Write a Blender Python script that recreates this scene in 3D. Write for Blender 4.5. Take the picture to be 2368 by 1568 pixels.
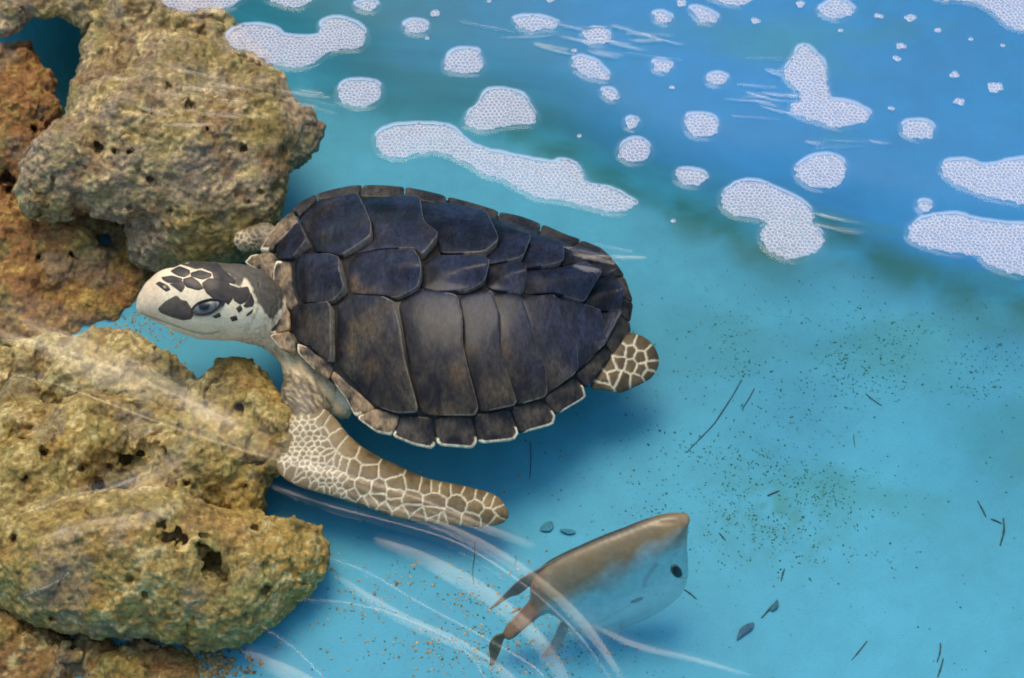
import bpy, bmesh, math, random
import numpy as np
from mathutils import Vector
from mathutils.bvhtree import BVHTree

random.seed(7)
rng = np.random.default_rng(11)
scene = bpy.context.scene
for o in list(bpy.data.objects):
    bpy.data.objects.remove(o)
col = scene.collection
rad = math.radians

# ------------------------------------------------------------------ camera
PITCH, DIST, LENS = rad(55), 3.2, 90.0
AIM = np.array([0.0, 0.0, 0.14])
FWD = np.array([0.0, math.cos(PITCH), -math.sin(PITCH)])
RGT = np.array([1.0, 0.0, 0.0])
UPV = np.array([0.0, math.sin(PITCH), math.cos(PITCH)])
EYE = AIM - DIST * FWD
cd = bpy.data.cameras.new('camera')
cd.lens = LENS
cd.sensor_width = 36.0
cd.clip_end = 500.0
cd.dof.use_dof = True
cd.dof.focus_distance = 3.15
cd.dof.aperture_fstop = 5.6
cam = bpy.data.objects.new('camera', cd)
col.objects.link(cam)
cam.location = EYE
cam.rotation_euler = (math.pi / 2 - PITCH, 0, 0)
scene.camera = cam

# ------------------------------------------------------------------ light
SUN_EL, SUN_AZ = rad(70), rad(-20)      # azimuth: clockwise from +Y
w = bpy.data.worlds.new('World')
scene.world = w
w.use_nodes = True
nt = w.node_tree
bg = nt.nodes['Background']
sky = nt.nodes.new('ShaderNodeTexSky')
sky.sky_type = 'NISHITA'
sky.sun_disc = False
sky.sun_elevation = SUN_EL
sky.sun_rotation = SUN_AZ
sky.air_density = 1.0
sky.dust_density = 2.6
sky.ozone_density = 1.0
nt.links.new(sky.outputs[0], bg.inputs[0])
bg.inputs[1].default_value = 0.15
sl = bpy.data.lights.new('sun', 'SUN')
sl.energy = 0.9
sl.angle = rad(30)
sl.color = (1.0, 0.80, 0.54)
sun = bpy.data.objects.new('sun', sl)
col.objects.link(sun)
sd = Vector((math.sin(SUN_AZ) * math.cos(SUN_EL), math.cos(SUN_AZ) * math.cos(SUN_EL), math.sin(SUN_EL)))
sun.rotation_euler = sd.to_track_quat('Z', 'Y').to_euler()
sun.location = (2, 3, 5)
vs = scene.view_settings
vs.view_transform = 'Standard'
vs.look = 'None'
vs.exposure = 0.62
vs.gamma = 1.0
vs.use_curve_mapping = False
scene.render.engine = 'CYCLES'
scene.cycles.max_bounces = 8
scene.cycles.transparent_max_bounces = 16
scene.cycles.use_denoising = True
scene.cycles.filter_width = 1.8

# ------------------------------------------------------------------ helpers
DW, DH = 2367.0, 1568.0          # the tracing frame
MM = 36.0 / LENS * DIST / DW     # metres per traced unit at the aim distance
WATER = 0.30


def ray(px, py):
    x = (px / DW - 0.5) * 36.0 / LENS
    y = (0.5 - py / DH) * 36.0 / LENS * 678.0 / 1024.0
    return FWD + x * RGT + y * UPV


def P(px, py, z):
    d = ray(px, py)
    return EYE + d * ((z - EYE[2]) / d[2])


def on_plane(px, py, q, n):
    d = ray(px, py)
    return EYE + d * (np.dot(q - EYE, n) / np.dot(d, n))


def side_uv(p):
    """flat layout coordinates of points, used to lay out markings on the animals"""
    q = np.asarray(p) - EYE
    k = q @ FWD
    return np.stack([((q @ RGT) / k * LENS / 36.0 + 0.5) * DW,
                     (0.5 - (q @ UPV) / k * LENS / 36.0 * 1024.0 / 678.0) * DH], axis=-1)


def crop(x0, y0, s):
    return lambda x, y: ((x0 + x / s) * 0.9607, (y0 + y / s) * 0.9607)


c1 = crop(300, 560, 2368 / 560)
c2 = crop(540, 420, 1384 / 600)
c3 = crop(1000, 440, 1473 / 620)
c4 = crop(600, 860, 2352 / 660)
c5 = crop(1120, 1200, 2178 / 600)
c7 = crop(1600, 850, 1732 / 864)
c8 = crop(600, 1250, 2368 / 700)
cf = crop(880, 200, 2368 / 680)


def mp(c, *pts):
    return [c(*p) for p in pts]


def smooth_closed(pts, n=4):
    p = np.array(pts, float)
    a, b, c, d = np.roll(p, 1, 0), p, np.roll(p, -1, 0), np.roll(p, -2, 0)
    out = []
    for k in range(n):
        t = k / n
        out.append(0.5 * (2 * b + (c - a) * t + (2 * a - 5 * b + 4 * c - d) * t * t + (3 * b - a - 3 * c + d) * t ** 3))
    return np.stack(out, 1).reshape(-1, p.shape[1])


def smooth_open(pts, n=6):
    p = np.array(pts, float)
    e = np.vstack([2 * p[0] - p[1], p, 2 * p[-1] - p[-2]])
    out = []
    for i in range(1, len(e) - 2):
        a, b, c, d = e[i - 1:i + 3]
        for k in range(n):
            t = k / n
            out.append(0.5 * (2 * b + (c - a) * t + (2 * a - 5 * b + 4 * c - d) * t * t + (3 * b - a - 3 * c + d) * t ** 3))
    out.append(p[-1])
    return np.array(out)


def hash3(i, seed):
    i = i.astype(np.int64)
    h = (i[..., 0] * 374761393 + i[..., 1] * 668265263 + i[..., 2] * 1440662683 + seed * 974711) & 0xffffffff
    h = ((h ^ (h >> 13)) * 1274126177) & 0xffffffff
    h = ((h ^ (h >> 15)) * 2246822519) & 0xffffffff
    return ((h ^ (h >> 16)) & 0xffffff) / float(0xffffff)


LAT = np.random.default_rng(5).random(64 * 64 * 64).astype(np.float32)


def lat(ix, iy, iz):
    return LAT[((ix & 63) << 12) | ((iy & 63) << 6) | (iz & 63)]


def vnoise(p, seed=0):
    p = np.asarray(p, np.float32) + np.float32((seed * 7.31) % 61.0)
    i = np.floor(p)
    f = p - i
    i = i.astype(np.int32)
    u = f * f * (3 - 2 * f)
    x, y, z = i[:, 0], i[:, 1], i[:, 2]
    a, b, c = u[:, 0], u[:, 1], u[:, 2]
    g = lambda dx, dy, dz: lat(x + dx, y + dy, z + dz)
    x00 = g(0, 0, 0) * (1 - a) + g(1, 0, 0) * a
    x10 = g(0, 1, 0) * (1 - a) + g(1, 1, 0) * a
    x01 = g(0, 0, 1) * (1 - a) + g(1, 0, 1) * a
    x11 = g(0, 1, 1) * (1 - a) + g(1, 1, 1) * a
    return ((x00 * (1 - b) + x10 * b) * (1 - c) + (x01 * (1 - b) + x11 * b) * c) * 2 - 1


def fbm(p, seed=0, octaves=3, gain=0.5):
    r, a = 0, 1.0
    for k in range(octaves):
        r = r + a * vnoise(p * (2.03 ** k) + 17.3 * k, seed + k)
        a *= gain
    return r


def worley(p, seed=0):
    """distance to the nearest feature point and that point's own random number"""
    p = np.asarray(p, np.float32)
    i = np.floor(p).astype(np.int32)
    best = np.full(len(p), 9.0, np.float32)
    rid = np.zeros(len(p), np.float32)
    for dx in (-1, 0, 1):
        for dy in (-1, 0, 1):
            for dz in (-1, 0, 1):
                x, y, z = i[:, 0] + dx, i[:, 1] + dy, i[:, 2] + dz
                d = np.sqrt((x + lat(x + seed, y, z) - p[:, 0]) ** 2 + (y + lat(x, y + seed + 9, z) - p[:, 1]) ** 2 + (z + lat(x, y, z + seed + 21) - p[:, 2]) ** 2)
                m = d < best
                best[m] = d[m]
                rid[m] = lat(x[m] + seed + 31, y[m] + 7, z[m])
    return best, rid


def smin(a, b, k):
    h = np.clip(0.5 + 0.5 * (b - a) / k, 0, 1)
    return b + (a - b) * h - k * h * (1 - h)


def chain_sdf(p, pts, k=0.0):
    """tapered tube through (centre, radius) stations"""
    d = None
    if len(pts) == 1:
        return np.linalg.norm(p - pts[0][0], axis=1) - pts[0][1]
    for (a, ra), (b, rb) in zip(pts[:-1], pts[1:]):
        ab = b - a
        t = np.clip((p - a) @ ab / max(ab @ ab, 1e-12), 0, 1)
        q = np.linalg.norm(p - (a + t[:, None] * ab), axis=1) - (ra + (rb - ra) * t)
        d = q if d is None else np.minimum(d, q)
    return d


def poly_sdf(uv, poly):
    d = np.full(len(uv), 1e9)
    s = np.ones(len(uv))
    n = len(poly)
    for i in range(n):
        a, b = poly[i], poly[i - 1]
        e = b - a
        v = uv - a
        t = np.clip((v @ e) / max(e @ e, 1e-12), 0, 1)
        q = v - t[:, None] * e
        d = np.minimum(d, (q * q).sum(1))
        c1_ = uv[:, 1] >= a[1]
        c2_ = uv[:, 1] < b[1]
        c3_ = e[0] * v[:, 1] > e[1] * v[:, 0]
        allc = c1_ & c2_ & c3_
        none = ~c1_ & ~c2_ & ~c3_
        s[allc | none] *= -1
    return s * np.sqrt(d)


def in_poly(uv, poly):
    return poly_sdf(np.asarray(uv, float), np.asarray(poly, float)) < 0


def sdf_mesh(fn, lo, hi, h, margin=0.0):
    """closed surface fn = 0 inside a box, by surface nets on a sparse grid"""
    B = 4
    lo = np.array(lo, float)
    n = [int(math.ceil((hi[k] - lo[k]) / h / B)) + 1 for k in range(3)]
    g = np.stack(np.meshgrid(*[np.arange(m) for m in n], indexing='ij'), -1).reshape(-1, 3)
    fc = fn(lo + (g + 0.5) * (B * h)).astype(np.float32)
    act = np.abs(fc) < B * h * 1.1 + margin
    F = np.repeat(np.repeat(np.repeat(fc.reshape(n), B, 0), B, 1), B, 2)
    ga = g[act]
    off = np.stack(np.meshgrid(*[np.arange(B)] * 3, indexing='ij'), -1).reshape(-1, 3)
    ids = (ga[:, None, :] * B + off[None]).reshape(-1, 3)
    for s in range(0, len(ids), 400000):
        q = ids[s:s + 400000]
        F[q[:, 0], q[:, 1], q[:, 2]] = fn(lo + q * h)
    S = F < 0
    cnt = np.zeros([m - 1 for m in F.shape], np.int8)
    cor = [(a, b, c) for a in (0, 1) for b in (0, 1) for c in (0, 1)]
    sl_ = lambda A, c: A[c[0]:A.shape[0] - 1 + c[0], c[1]:A.shape[1] - 1 + c[1], c[2]:A.shape[2] - 1 + c[2]]
    for c in cor:
        cnt += sl_(S, c)
    actc = (cnt > 0) & (cnt < 8)
    idx = np.full(actc.shape, -1, np.int64)
    ijk = np.argwhere(actc)
    idx[actc] = np.arange(len(ijk))
    acc = np.zeros((len(ijk), 3))
    num = np.zeros(len(ijk))
    for a in cor:
        for ax in range(3):
            if a[ax]:
                continue
            b = list(a)
            b[ax] = 1
            fa = F[ijk[:, 0] + a[0], ijk[:, 1] + a[1], ijk[:, 2] + a[2]].astype(float)
            fb = F[ijk[:, 0] + b[0], ijk[:, 1] + b[1], ijk[:, 2] + b[2]].astype(float)
            m = (fa < 0) != (fb < 0)
            t = fa[m] / (fa[m] - fb[m])
            pos = np.tile(np.array(a, float), (m.sum(), 1))
            pos[:, ax] += t
            acc[m] += pos
            num[m] += 1
    v = lo + h * (ijk + acc / num[:, None])
    faces = []
    for ax in range(3):
        u, w_ = (ax + 1) % 3, (ax + 2) % 3
        A = [slice(None)] * 3
        Bs = [slice(None)] * 3
        A[ax] = slice(0, F.shape[ax] - 1)
        Bs[ax] = slice(1, F.shape[ax])
        cr = S[tuple(A)] != S[tuple(Bs)]
        e = np.argwhere(cr)
        e = e[(e[:, u] >= 1) & (e[:, w_] >= 1) & (e[:, u] < F.shape[u] - 1) & (e[:, w_] < F.shape[w_] - 1)]
        du = np.zeros(3, int)
        du[u] = 1
        dw = np.zeros(3, int)
        dw[w_] = 1
        q = np.stack([idx[tuple((e - du - dw).T)], idx[tuple((e - dw).T)], idx[tuple(e.T)], idx[tuple((e - du).T)]], 1)
        ins = S[tuple(e.T)]
        q[~ins] = q[~ins][:, ::-1]
        faces.append(q)
    return v, np.concatenate(faces)


def relax(v, f, it=3, k=0.5):
    e = np.concatenate([f[:, [0, 1]], f[:, [1, 2]], f[:, [2, 3]], f[:, [3, 0]]])
    e = np.concatenate([e, e[:, ::-1]])
    cnt = np.bincount(e[:, 0], minlength=len(v))[:, None]
    for _ in range(it):
        av = np.stack([np.bincount(e[:, 0], v[e[:, 1], j], len(v)) for j in range(3)], 1) / np.maximum(cnt, 1)
        v = v + k * (av - v)
    return v


def link(name, me, mat=None, parent=None):
    o = bpy.data.objects.new(name, me)
    col.objects.link(o)
    if mat is not None:
        me.materials.append(mat)
    if parent is not None:
        o.parent = parent
    return o


def mesh(name, v, f, cols=None, smooth=True, extra=None):
    me = bpy.data.meshes.new(name)
    me.from_pydata(np.asarray(v).tolist(), [], f.tolist() if isinstance(f, np.ndarray) else f)
    if smooth:
        me.polygons.foreach_set('use_smooth', [True] * len(me.polygons))
    if cols is not None:
        at = me.color_attributes.new('Col', 'FLOAT_COLOR', 'POINT')
        c = np.ones((len(v), 4), np.float32)
        cols = np.asarray(cols)
        c[:, :cols.shape[1]] = np.clip(cols, 0, 1)
        at.data.foreach_set('color', c.ravel())
    if extra is not None:
        at = me.attributes.new('wall', 'FLOAT', 'POINT')
        at.data.foreach_set('value', np.asarray(extra, np.float32))
    me.update()
    return me


def vnormals(me):
    n = np.empty(len(me.vertices) * 3, np.float32)
    me.vertices.foreach_get('normal', n)
    return n.reshape(-1, 3).astype(float)


def tag(o, label=None, cat=None, group=None, kind=None):
    if label:
        o['label'] = label
    if cat:
        o['category'] = cat
    if group:
        o['group'] = group
    if kind:
        o['kind'] = kind
    return o


def empty(name, loc):
    o = bpy.data.objects.new(name, None)
    col.objects.link(o)
    o.empty_display_size = 0.05
    o.location = loc
    return o


def adopt(o, parent):
    """parent while the mesh keeps its world coordinates"""
    o.parent = parent
    loc = Vector((0, 0, 0))
    q = parent
    while q is not None:
        loc += q.location
        q = q.parent
    # parents carry only translations
    o.location = -loc
    return o


# ------------------------------------------------------------------ materials
def new_mat(name):
    m = bpy.data.materials.new(name)
    m.use_nodes = True
    t = m.node_tree
    return m, t, t.nodes['Principled BSDF'], t.nodes['Material Output']


def nd(t, typ, **kw):
    n = t.nodes.new(typ)
    for k, v in kw.items():
        if k in n.inputs.keys():
            n.inputs[k].default_value = v
        else:
            setattr(n, k, v)
    return n


def vcol_mat(name, rough=0.6, noise_scale=300.0, noise_amt=0.25, bump=0.3, bump_dist=0.002, bump_scale=250.0, spec=0.4, metallic=0.0, coat=0.0, stretch=(1, 1, 1)):
    m, t, b, out = new_mat(name)
    a = nd(t, 'ShaderNodeVertexColor', layer_name='Col')
    tc = nd(t, 'ShaderNodeTexCoord')
    mpn = nd(t, 'ShaderNodeMapping')
    mpn.inputs['Scale'].default_value = stretch
    t.links.new(tc.outputs['Object'], mpn.inputs['Vector'])
    n1 = nd(t, 'ShaderNodeTexNoise', Scale=noise_scale, Detail=5.0, Roughness=0.65)
    t.links.new(mpn.outputs[0], n1.inputs['Vector'])
    mr = nd(t, 'ShaderNodeMapRange')
    mr.inputs['From Min'].default_value = 0.28
    mr.inputs['From Max'].default_value = 0.72
    mr.inputs['To Min'].default_value = 1 - noise_amt
    mr.inputs['To Max'].default_value = 1 + noise_amt
    t.links.new(n1.outputs[0], mr.inputs[0])
    mx = nd(t, 'ShaderNodeMix', data_type='RGBA', blend_type='MULTIPLY')
    mx.inputs[0].default_value = 1.0
    t.links.new(a.outputs[0], mx.inputs[6])
    t.links.new(mr.outputs[0], mx.inputs[7])
    t.links.new(mx.outputs[2], b.inputs['Base Color'])
    n2 = nd(t, 'ShaderNodeTexNoise', Scale=bump_scale, Detail=6.0, Roughness=0.6)
    t.links.new(mpn.outputs[0], n2.inputs['Vector'])
    bp = nd(t, 'ShaderNodeBump', Strength=bump, Distance=bump_dist)
    t.links.new(n2.outputs[0], bp.inputs['Height'])
    t.links.new(bp.outputs[0], b.inputs['Normal'])
    b.inputs['Roughness'].default_value = rough
    b.inputs['Specular IOR Level'].default_value = spec
    b.inputs['Metallic'].default_value = metallic
    b.inputs['Coat Weight'].default_value = coat
    b.inputs['Coat Roughness'].default_value = 0.16
    return m


M = {}
M['rock'] = vcol_mat('rock', rough=0.85, noise_scale=220, noise_amt=0.45, bump=0.9, bump_dist=0.004, bump_scale=160, spec=0.25)
M['shell'] = vcol_mat('shell_scute', rough=0.45, noise_scale=260, noise_amt=0.6, bump=0.6, bump_dist=0.003, bump_scale=120, spec=0.10, coat=0.22, stretch=(1.0, 0.5, 0.6))
M['skin'] = vcol_mat('turtle_skin', rough=0.5, noise_scale=260, noise_amt=0.16, bump=0.35, bump_dist=0.0015, bump_scale=320, spec=0.4)
M['head_scale'] = vcol_mat('head_scale', rough=0.45, noise_scale=200, noise_amt=0.3, bump=0.2, bump_dist=0.001, bump_scale=300)
M['eye'] = vcol_mat('eye', rough=0.3, noise_scale=500, noise_amt=0.12, bump=0.0, spec=0.6)
M['fish'] = vcol_mat('fish_skin', rough=0.32, noise_scale=120, noise_amt=0.18, bump=0.1, bump_dist=0.001, bump_scale=500, spec=0.6)
_t = M['fish'].node_tree
_t.links.new([n for n in _t.nodes if n.type == 'VERTEX_COLOR'][0].outputs['Alpha'], _t.nodes['Principled BSDF'].inputs['Metallic'])
_a = nd(_t, 'ShaderNodeAttribute', attribute_name='wall')
_t.links.new(_a.outputs['Fac'], _t.nodes['Principled BSDF'].inputs['Alpha'])
M['fin'] = vcol_mat('fish_fin', rough=0.45, noise_scale=200, noise_amt=0.2, bump=0.1)
M['debris'] = vcol_mat('debris', rough=0.8, noise_scale=400, noise_amt=0.4, bump=0.4)
M['grain'] = vcol_mat('sand_grain', rough=0.8, noise_scale=300, noise_amt=0.4, bump=0.2)


def floor_mat():
    m, t, b, out = new_mat('blue_painted_floor')
    tc = nd(t, 'ShaderNodeTexCoord')
    big = nd(t, 'ShaderNodeTexNoise', Scale=3.0, Detail=4.0, Roughness=0.6)
    mid = nd(t, 'ShaderNodeTexNoise', Scale=26.0, Detail=6.0, Roughness=0.65)
    fine = nd(t, 'ShaderNodeTexNoise', Scale=420.0, Detail=3.0, Roughness=0.6)
    for n in (big, mid, fine):
        t.links.new(tc.outputs['Object'], n.inputs['Vector'])
    a = nd(t, 'ShaderNodeVertexColor', layer_name='Col')
    # paint with faint cloudy wear
    r1 = nd(t, 'ShaderNodeMapRange')
    for k, v in (('From Min', .3), ('From Max', .7), ('To Min', .88), ('To Max', 1.1)):
        r1.inputs[k].default_value = v
    t.links.new(big.outputs[0], r1.inputs[0])
    r2 = nd(t, 'ShaderNodeMapRange')
    for k, v in (('From Min', .3), ('From Max', .7), ('To Min', .93), ('To Max', 1.06)):
        r2.inputs[k].default_value = v
    t.links.new(mid.outputs[0], r2.inputs[0])
    mu = nd(t, 'ShaderNodeMath', operation='MULTIPLY')
    t.links.new(r1.outputs[0], mu.inputs[0])
    t.links.new(r2.outputs[0], mu.inputs[1])
    mx = nd(t, 'ShaderNodeMix', data_type='RGBA', blend_type='MULTIPLY')
    mx.inputs[0].default_value = 1
    t.links.new(a.outputs[0], mx.inputs[6])
    t.links.new(mu.outputs[0], mx.inputs[7])
    # fine algae grain
    r3 = nd(t, 'ShaderNodeMapRange')
    for k, v in (('From Min', .56), ('From Max', .74), ('To Min', 0.), ('To Max', .45)):
        r3.inputs[k].default_value = v
    t.links.new(fine.outputs[0], r3.inputs[0])
    mx2 = nd(t, 'ShaderNodeMix', data_type='RGBA')
    t.links.new(r3.outputs[0], mx2.inputs[0])
    t.links.new(mx.outputs[2], mx2.inputs[6])
    mx2.inputs[7].default_value = (0.03, 0.14, 0.13, 1)
    t.links.new(mx2.outputs[2], b.inputs['Base Color'])
    bp = nd(t, 'ShaderNodeBump', Strength=0.12, Distance=0.002)
    t.links.new(mid.outputs[0], bp.inputs['Height'])
    t.links.new(bp.outputs[0], b.inputs['Normal'])
    b.inputs['Roughness'].default_value = 0.55
    b.inputs['Specular IOR Level'].default_value = 0.3
    return m


M['floor'] = floor_mat()


def simple_mat(name, c1_, c2_, scale, rough):
    m, t, b, out = new_mat(name)
    tc = nd(t, 'ShaderNodeTexCoord')
    n = nd(t, 'ShaderNodeTexNoise', Scale=scale, Detail=6.0)
    t.links.new(tc.outputs['Object'], n.inputs['Vector'])
    r = nd(t, 'ShaderNodeValToRGB')
    r.color_ramp.elements[0].position = .35
    r.color_ramp.elements[1].position = .65
    r.color_ramp.elements[0].color = (*c1_, 1)
    r.color_ramp.elements[1].color = (*c2_, 1)
    t.links.new(n.outputs[0], r.inputs[0])
    t.links.new(r.outputs[0], b.inputs['Base Color'])
    b.inputs['Roughness'].default_value = rough
    return m


M['wall'] = simple_mat('tank_wall_paint', (0.05, 0.30, 0.50), (0.07, 0.36, 0.58), 8, 0.5)
M['concrete'] = simple_mat('concrete', (0.28, 0.27, 0.25), (0.36, 0.35, 0.33), 5, 0.9)


def water_volume_mat():
    m, t, b, out = new_mat('clear_water')
    t.nodes.remove(b)
    v = nd(t, 'ShaderNodeVolumeAbsorption')
    v.inputs['Color'].default_value = (0.80, 0.95, 0.97, 1)
    v.inputs['Density'].default_value = 1.6
    t.links.new(v.outputs[0], out.inputs['Volume'])
    return m


def water_film_mat(name, bump_scale, bump, ior=1.33):
    m, t, b, out = new_mat(name)
    t.nodes.remove(b)
    tr = nd(t, 'ShaderNodeBsdfTransparent')
    gl = nd(t, 'ShaderNodeBsdfGlossy', Roughness=0.02)
    fr = nd(t, 'ShaderNodeFresnel', IOR=ior)
    tc = nd(t, 'ShaderNodeTexCoord')
    mpn = nd(t, 'ShaderNodeMapping')
    mpn.inputs['Scale'].default_value = (1.0, 2.2, 1.0)
    mpn.inputs['Rotation'].default_value = (0, 0, rad(12))
    t.links.new(tc.outputs['Object'], mpn.inputs['Vector'])
    n = nd(t, 'ShaderNodeTexNoise', Scale=bump_scale, Detail=3.0, Roughness=0.5)
    t.links.new(mpn.outputs[0], n.inputs['Vector'])
    bp = nd(t, 'ShaderNodeBump', Strength=bump, Distance=0.02)
    t.links.new(n.outputs[0], bp.inputs['Height'])
    t.links.new(bp.outputs[0], gl.inputs['Normal'])
    t.links.new(bp.outputs[0], fr.inputs['Normal'])
    mx = nd(t, 'ShaderNodeMixShader')
    at = nd(t, 'ShaderNodeAttribute', attribute_name='wall')
    mu = nd(t, 'ShaderNodeMath', operation='MULTIPLY')
    t.links.new(fr.outputs[0], mu.inputs[0])
    t.links.new(at.outputs['Fac'], mu.inputs[1])
    t.links.new(mu.outputs[0], mx.inputs[0])
    t.links.new(tr.outputs[0], mx.inputs[1])
    t.links.new(gl.outputs[0], mx.inputs[2])
    t.links.new(mx.outputs[0], out.inputs['Surface'])
    return m


def foam_mat():
    m, t, b, out = new_mat('foam')
    a = nd(t, 'ShaderNodeAttribute', attribute_name='wall')
    tr = nd(t, 'ShaderNodeBsdfTransparent')
    mr = nd(t, 'ShaderNodeMapRange')
    for k, v in (('From Min', 0.), ('From Max', 1.), ('To Min', .13), ('To Max', .97)):
        mr.inputs[k].default_value = v
    t.links.new(a.outputs['Fac'], mr.inputs[0])
    mx = nd(t, 'ShaderNodeMixShader')
    t.links.new(mr.outputs[0], mx.inputs[0])
    t.links.new(tr.outputs[0], mx.inputs[1])
    b.inputs['Base Color'].default_value = (0.90, 0.87, 0.90, 1)
    b.inputs['Roughness'].default_value = 0.25
    b.inputs['Specular IOR Level'].default_value = 0.7
    t.links.new(b.outputs[0], mx.inputs[2])
    t.links.new(mx.outputs[0], out.inputs['Surface'])
    return m


M['water'] = water_volume_mat()
M['film'] = water_film_mat('water_surface', 5.0, 0.07)
M['ripple'] = water_film_mat('water_ripple', 14.0, 0.02)
M['foam'] = foam_mat()

# ------------------------------------------------------------------ setting
EDGE = smooth_open([(-600, 60), (300, 60), (640, 190), (900, 262), (1230, 330), (1500, 470), (1750, 548), (1900, 560), (2050, 635), (2250, 690), (2420, 715), (3000, 800)], 8)
EDGE_W = np.array([P(x, y, 0.0)[:2] for x, y in EDGE])


def edge_dist(xy):
    """metres beyond (+) or before (-) the brink where the floor falls away"""
    yb = np.interp(xy[:, 0], EDGE_W[:, 0], EDGE_W[:, 1])
    return xy[:, 1] - yb


def floor_z(xy):
    d = edge_dist(xy)
    s = np.clip((d + 0.02) / 0.30, 0, 1)
    s = s * s * (3 - 2 * s)
    pc = P(125, 110, 0.0)
    pit = np.exp(-(((xy[:, 0] - pc[0]) / 0.075) ** 4 + ((xy[:, 1] - pc[1] - 0.16) / 0.21) ** 4))  # made-up hollow, sunk so the gap beside the rock turns dark
    return -0.13 * s - 0.42 * pit


def build_floor():
    xs = np.concatenate([np.linspace(-2.4, -0.9, 10), np.linspace(-0.88, 0.88, 220), np.linspace(0.9, 2.4, 10)])
    ys = np.concatenate([np.linspace(-2.0, -0.62, 10), np.linspace(-0.6, 1.0, 200), np.linspace(1.02, 2.6, 10)])
    X, Y = np.meshgrid(xs, ys, indexing='ij')
    xy = np.stack([X.ravel(), Y.ravel()], 1)
    z = floor_z(xy)
    v = np.column_stack([xy, z])
    d = edge_dist(xy)
    p3 = np.column_stack([xy, np.zeros(len(xy))])
    n1 = fbm(p3 * 6, 3, 4)
    n2 = fbm(p3 * 22, 9, 4)
    paint = np.array([0.070, 0.345, 0.455])
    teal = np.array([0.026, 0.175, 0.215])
    deep = np.array([0.022, 0.235, 0.50])  # sky reflection put into the floor colour
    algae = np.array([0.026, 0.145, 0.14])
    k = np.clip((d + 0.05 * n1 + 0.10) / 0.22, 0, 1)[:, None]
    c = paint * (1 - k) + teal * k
    # blue of the reflected sky painted into the floor towards the far right
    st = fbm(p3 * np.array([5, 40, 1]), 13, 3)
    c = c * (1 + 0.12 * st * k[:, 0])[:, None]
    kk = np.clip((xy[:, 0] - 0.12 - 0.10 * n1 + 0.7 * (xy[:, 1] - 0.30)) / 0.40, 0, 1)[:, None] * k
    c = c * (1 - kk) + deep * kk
    # soft green smears on the open floor
    gp = P(1800, 1180, 0)
    gs = np.exp(-((xy[:, 0] - gp[0]) / 0.09) ** 2 - ((xy[:, 1] - gp[1]) / 0.07) ** 2) * np.clip(0.5 + 1.2 * fbm(p3 * 60, 41, 3), 0, 1) * 0.55
    c = c * (1 - gs[:, None]) + np.array([0.045, 0.21, 0.15]) * gs[:, None]
    sm = np.clip(fbm(p3 * np.array([4, 9, 1]), 33, 4) - 0.22, 0, 0.5) * np.clip((xy[:, 0] - 0.1) / 0.3, 0, 1) * np.clip((xy[:, 1] + 0.35) / 0.2, 0, 1)
    c = c * (1 - sm[:, None]) + np.array([0.045, 0.25, 0.25]) * sm[:, None]
    # green algae along the brink
    g = np.exp(-((d - 0.015 + 0.03 * n1) / 0.05) ** 2) * np.clip(0.45 + 0.8 * n2 + (xy[:, 0] - 0.2) * 0.7, 0, 0.95)
    c = c * (1 - g[:, None]) + algae * g[:, None]
    nx, ny = len(xs), len(ys)
    ii = np.arange(nx * ny).reshape(nx, ny)
    f = np.stack([ii[:-1, :-1], ii[1:, :-1], ii[1:, 1:], ii[:-1, 1:]], -1).reshape(-1, 4)
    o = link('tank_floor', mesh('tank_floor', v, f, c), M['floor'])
    tag(o, kind='structure')
    # walls of the tank and the ground round it
    bm = bmesh.new()

    def box(x0, x1, y0, y1, z0, z1):
        r = bmesh.ops.create_cube(bm, size=1)['verts']
        for q in r:
            q.co = (x0 + (q.co.x + .5) * (x1 - x0), y0 + (q.co.y + .5) * (y1 - y0), z0 + (q.co.z + .5) * (z1 - z0))

    for nm, a in (('tank_wall_left', (-2.5, -2.39, -2.1, 2.7, -0.4, 0.42)), ('tank_wall_right', (2.39, 2.5, -2.1, 2.7, -0.4, 0.42)),
                  ('tank_wall_near', (-2.388, 2.388, -2.1, -1.99, -0.4, 0.42)), ('tank_wall_far', (-2.388, 2.388, 2.59, 2.7, -0.4, 0.42))):
        bm = bmesh.new()
        box(*a)
        bmesh.ops.bevel(bm, geom=bm.edges[:], offset=0.02, segments=3, affect='EDGES')
        me = bpy.data.meshes.new(nm)
        bm.to_mesh(me)
        bm.free()
        tag(link(nm, me, M['wall']), kind='structure')
    me = mesh('ground', [(-60, -60, -0.45), (60, -60, -0.45), (60, 60, -0.45), (-60, 60, -0.45)], [(0, 1, 2, 3)])
    tag(link('ground', me, M['concrete']), kind='structure')


build_floor()


def build_water():
    v = [(x, y, z) for z in (-0.5, WATER) for x, y in ((-2.38, -1.98), (2.38, -1.98), (2.38, 2.58), (-2.38, 2.58))]
    f = [(3, 2, 1, 0), (4, 5, 6, 7), (0, 1, 5, 4), (1, 2, 6, 5), (2, 3, 7, 6), (3, 0, 4, 7)]
    tag(link('water', mesh('water', v, f, smooth=False), M['water']), kind='structure')


build_water()

# ------------------------------------------------------------------ rocks
OCHRE = np.array([0.46, 0.275, 0.065])
OLIVE = np.array([0.35, 0.245, 0.075])
PALE = np.array([0.72, 0.52, 0.22])
BROWN = np.array([0.17, 0.085, 0.030])
RUST = np.array([0.33, 0.14, 0.045])
GREY = np.array([0.30, 0.21, 0.125])


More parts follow.
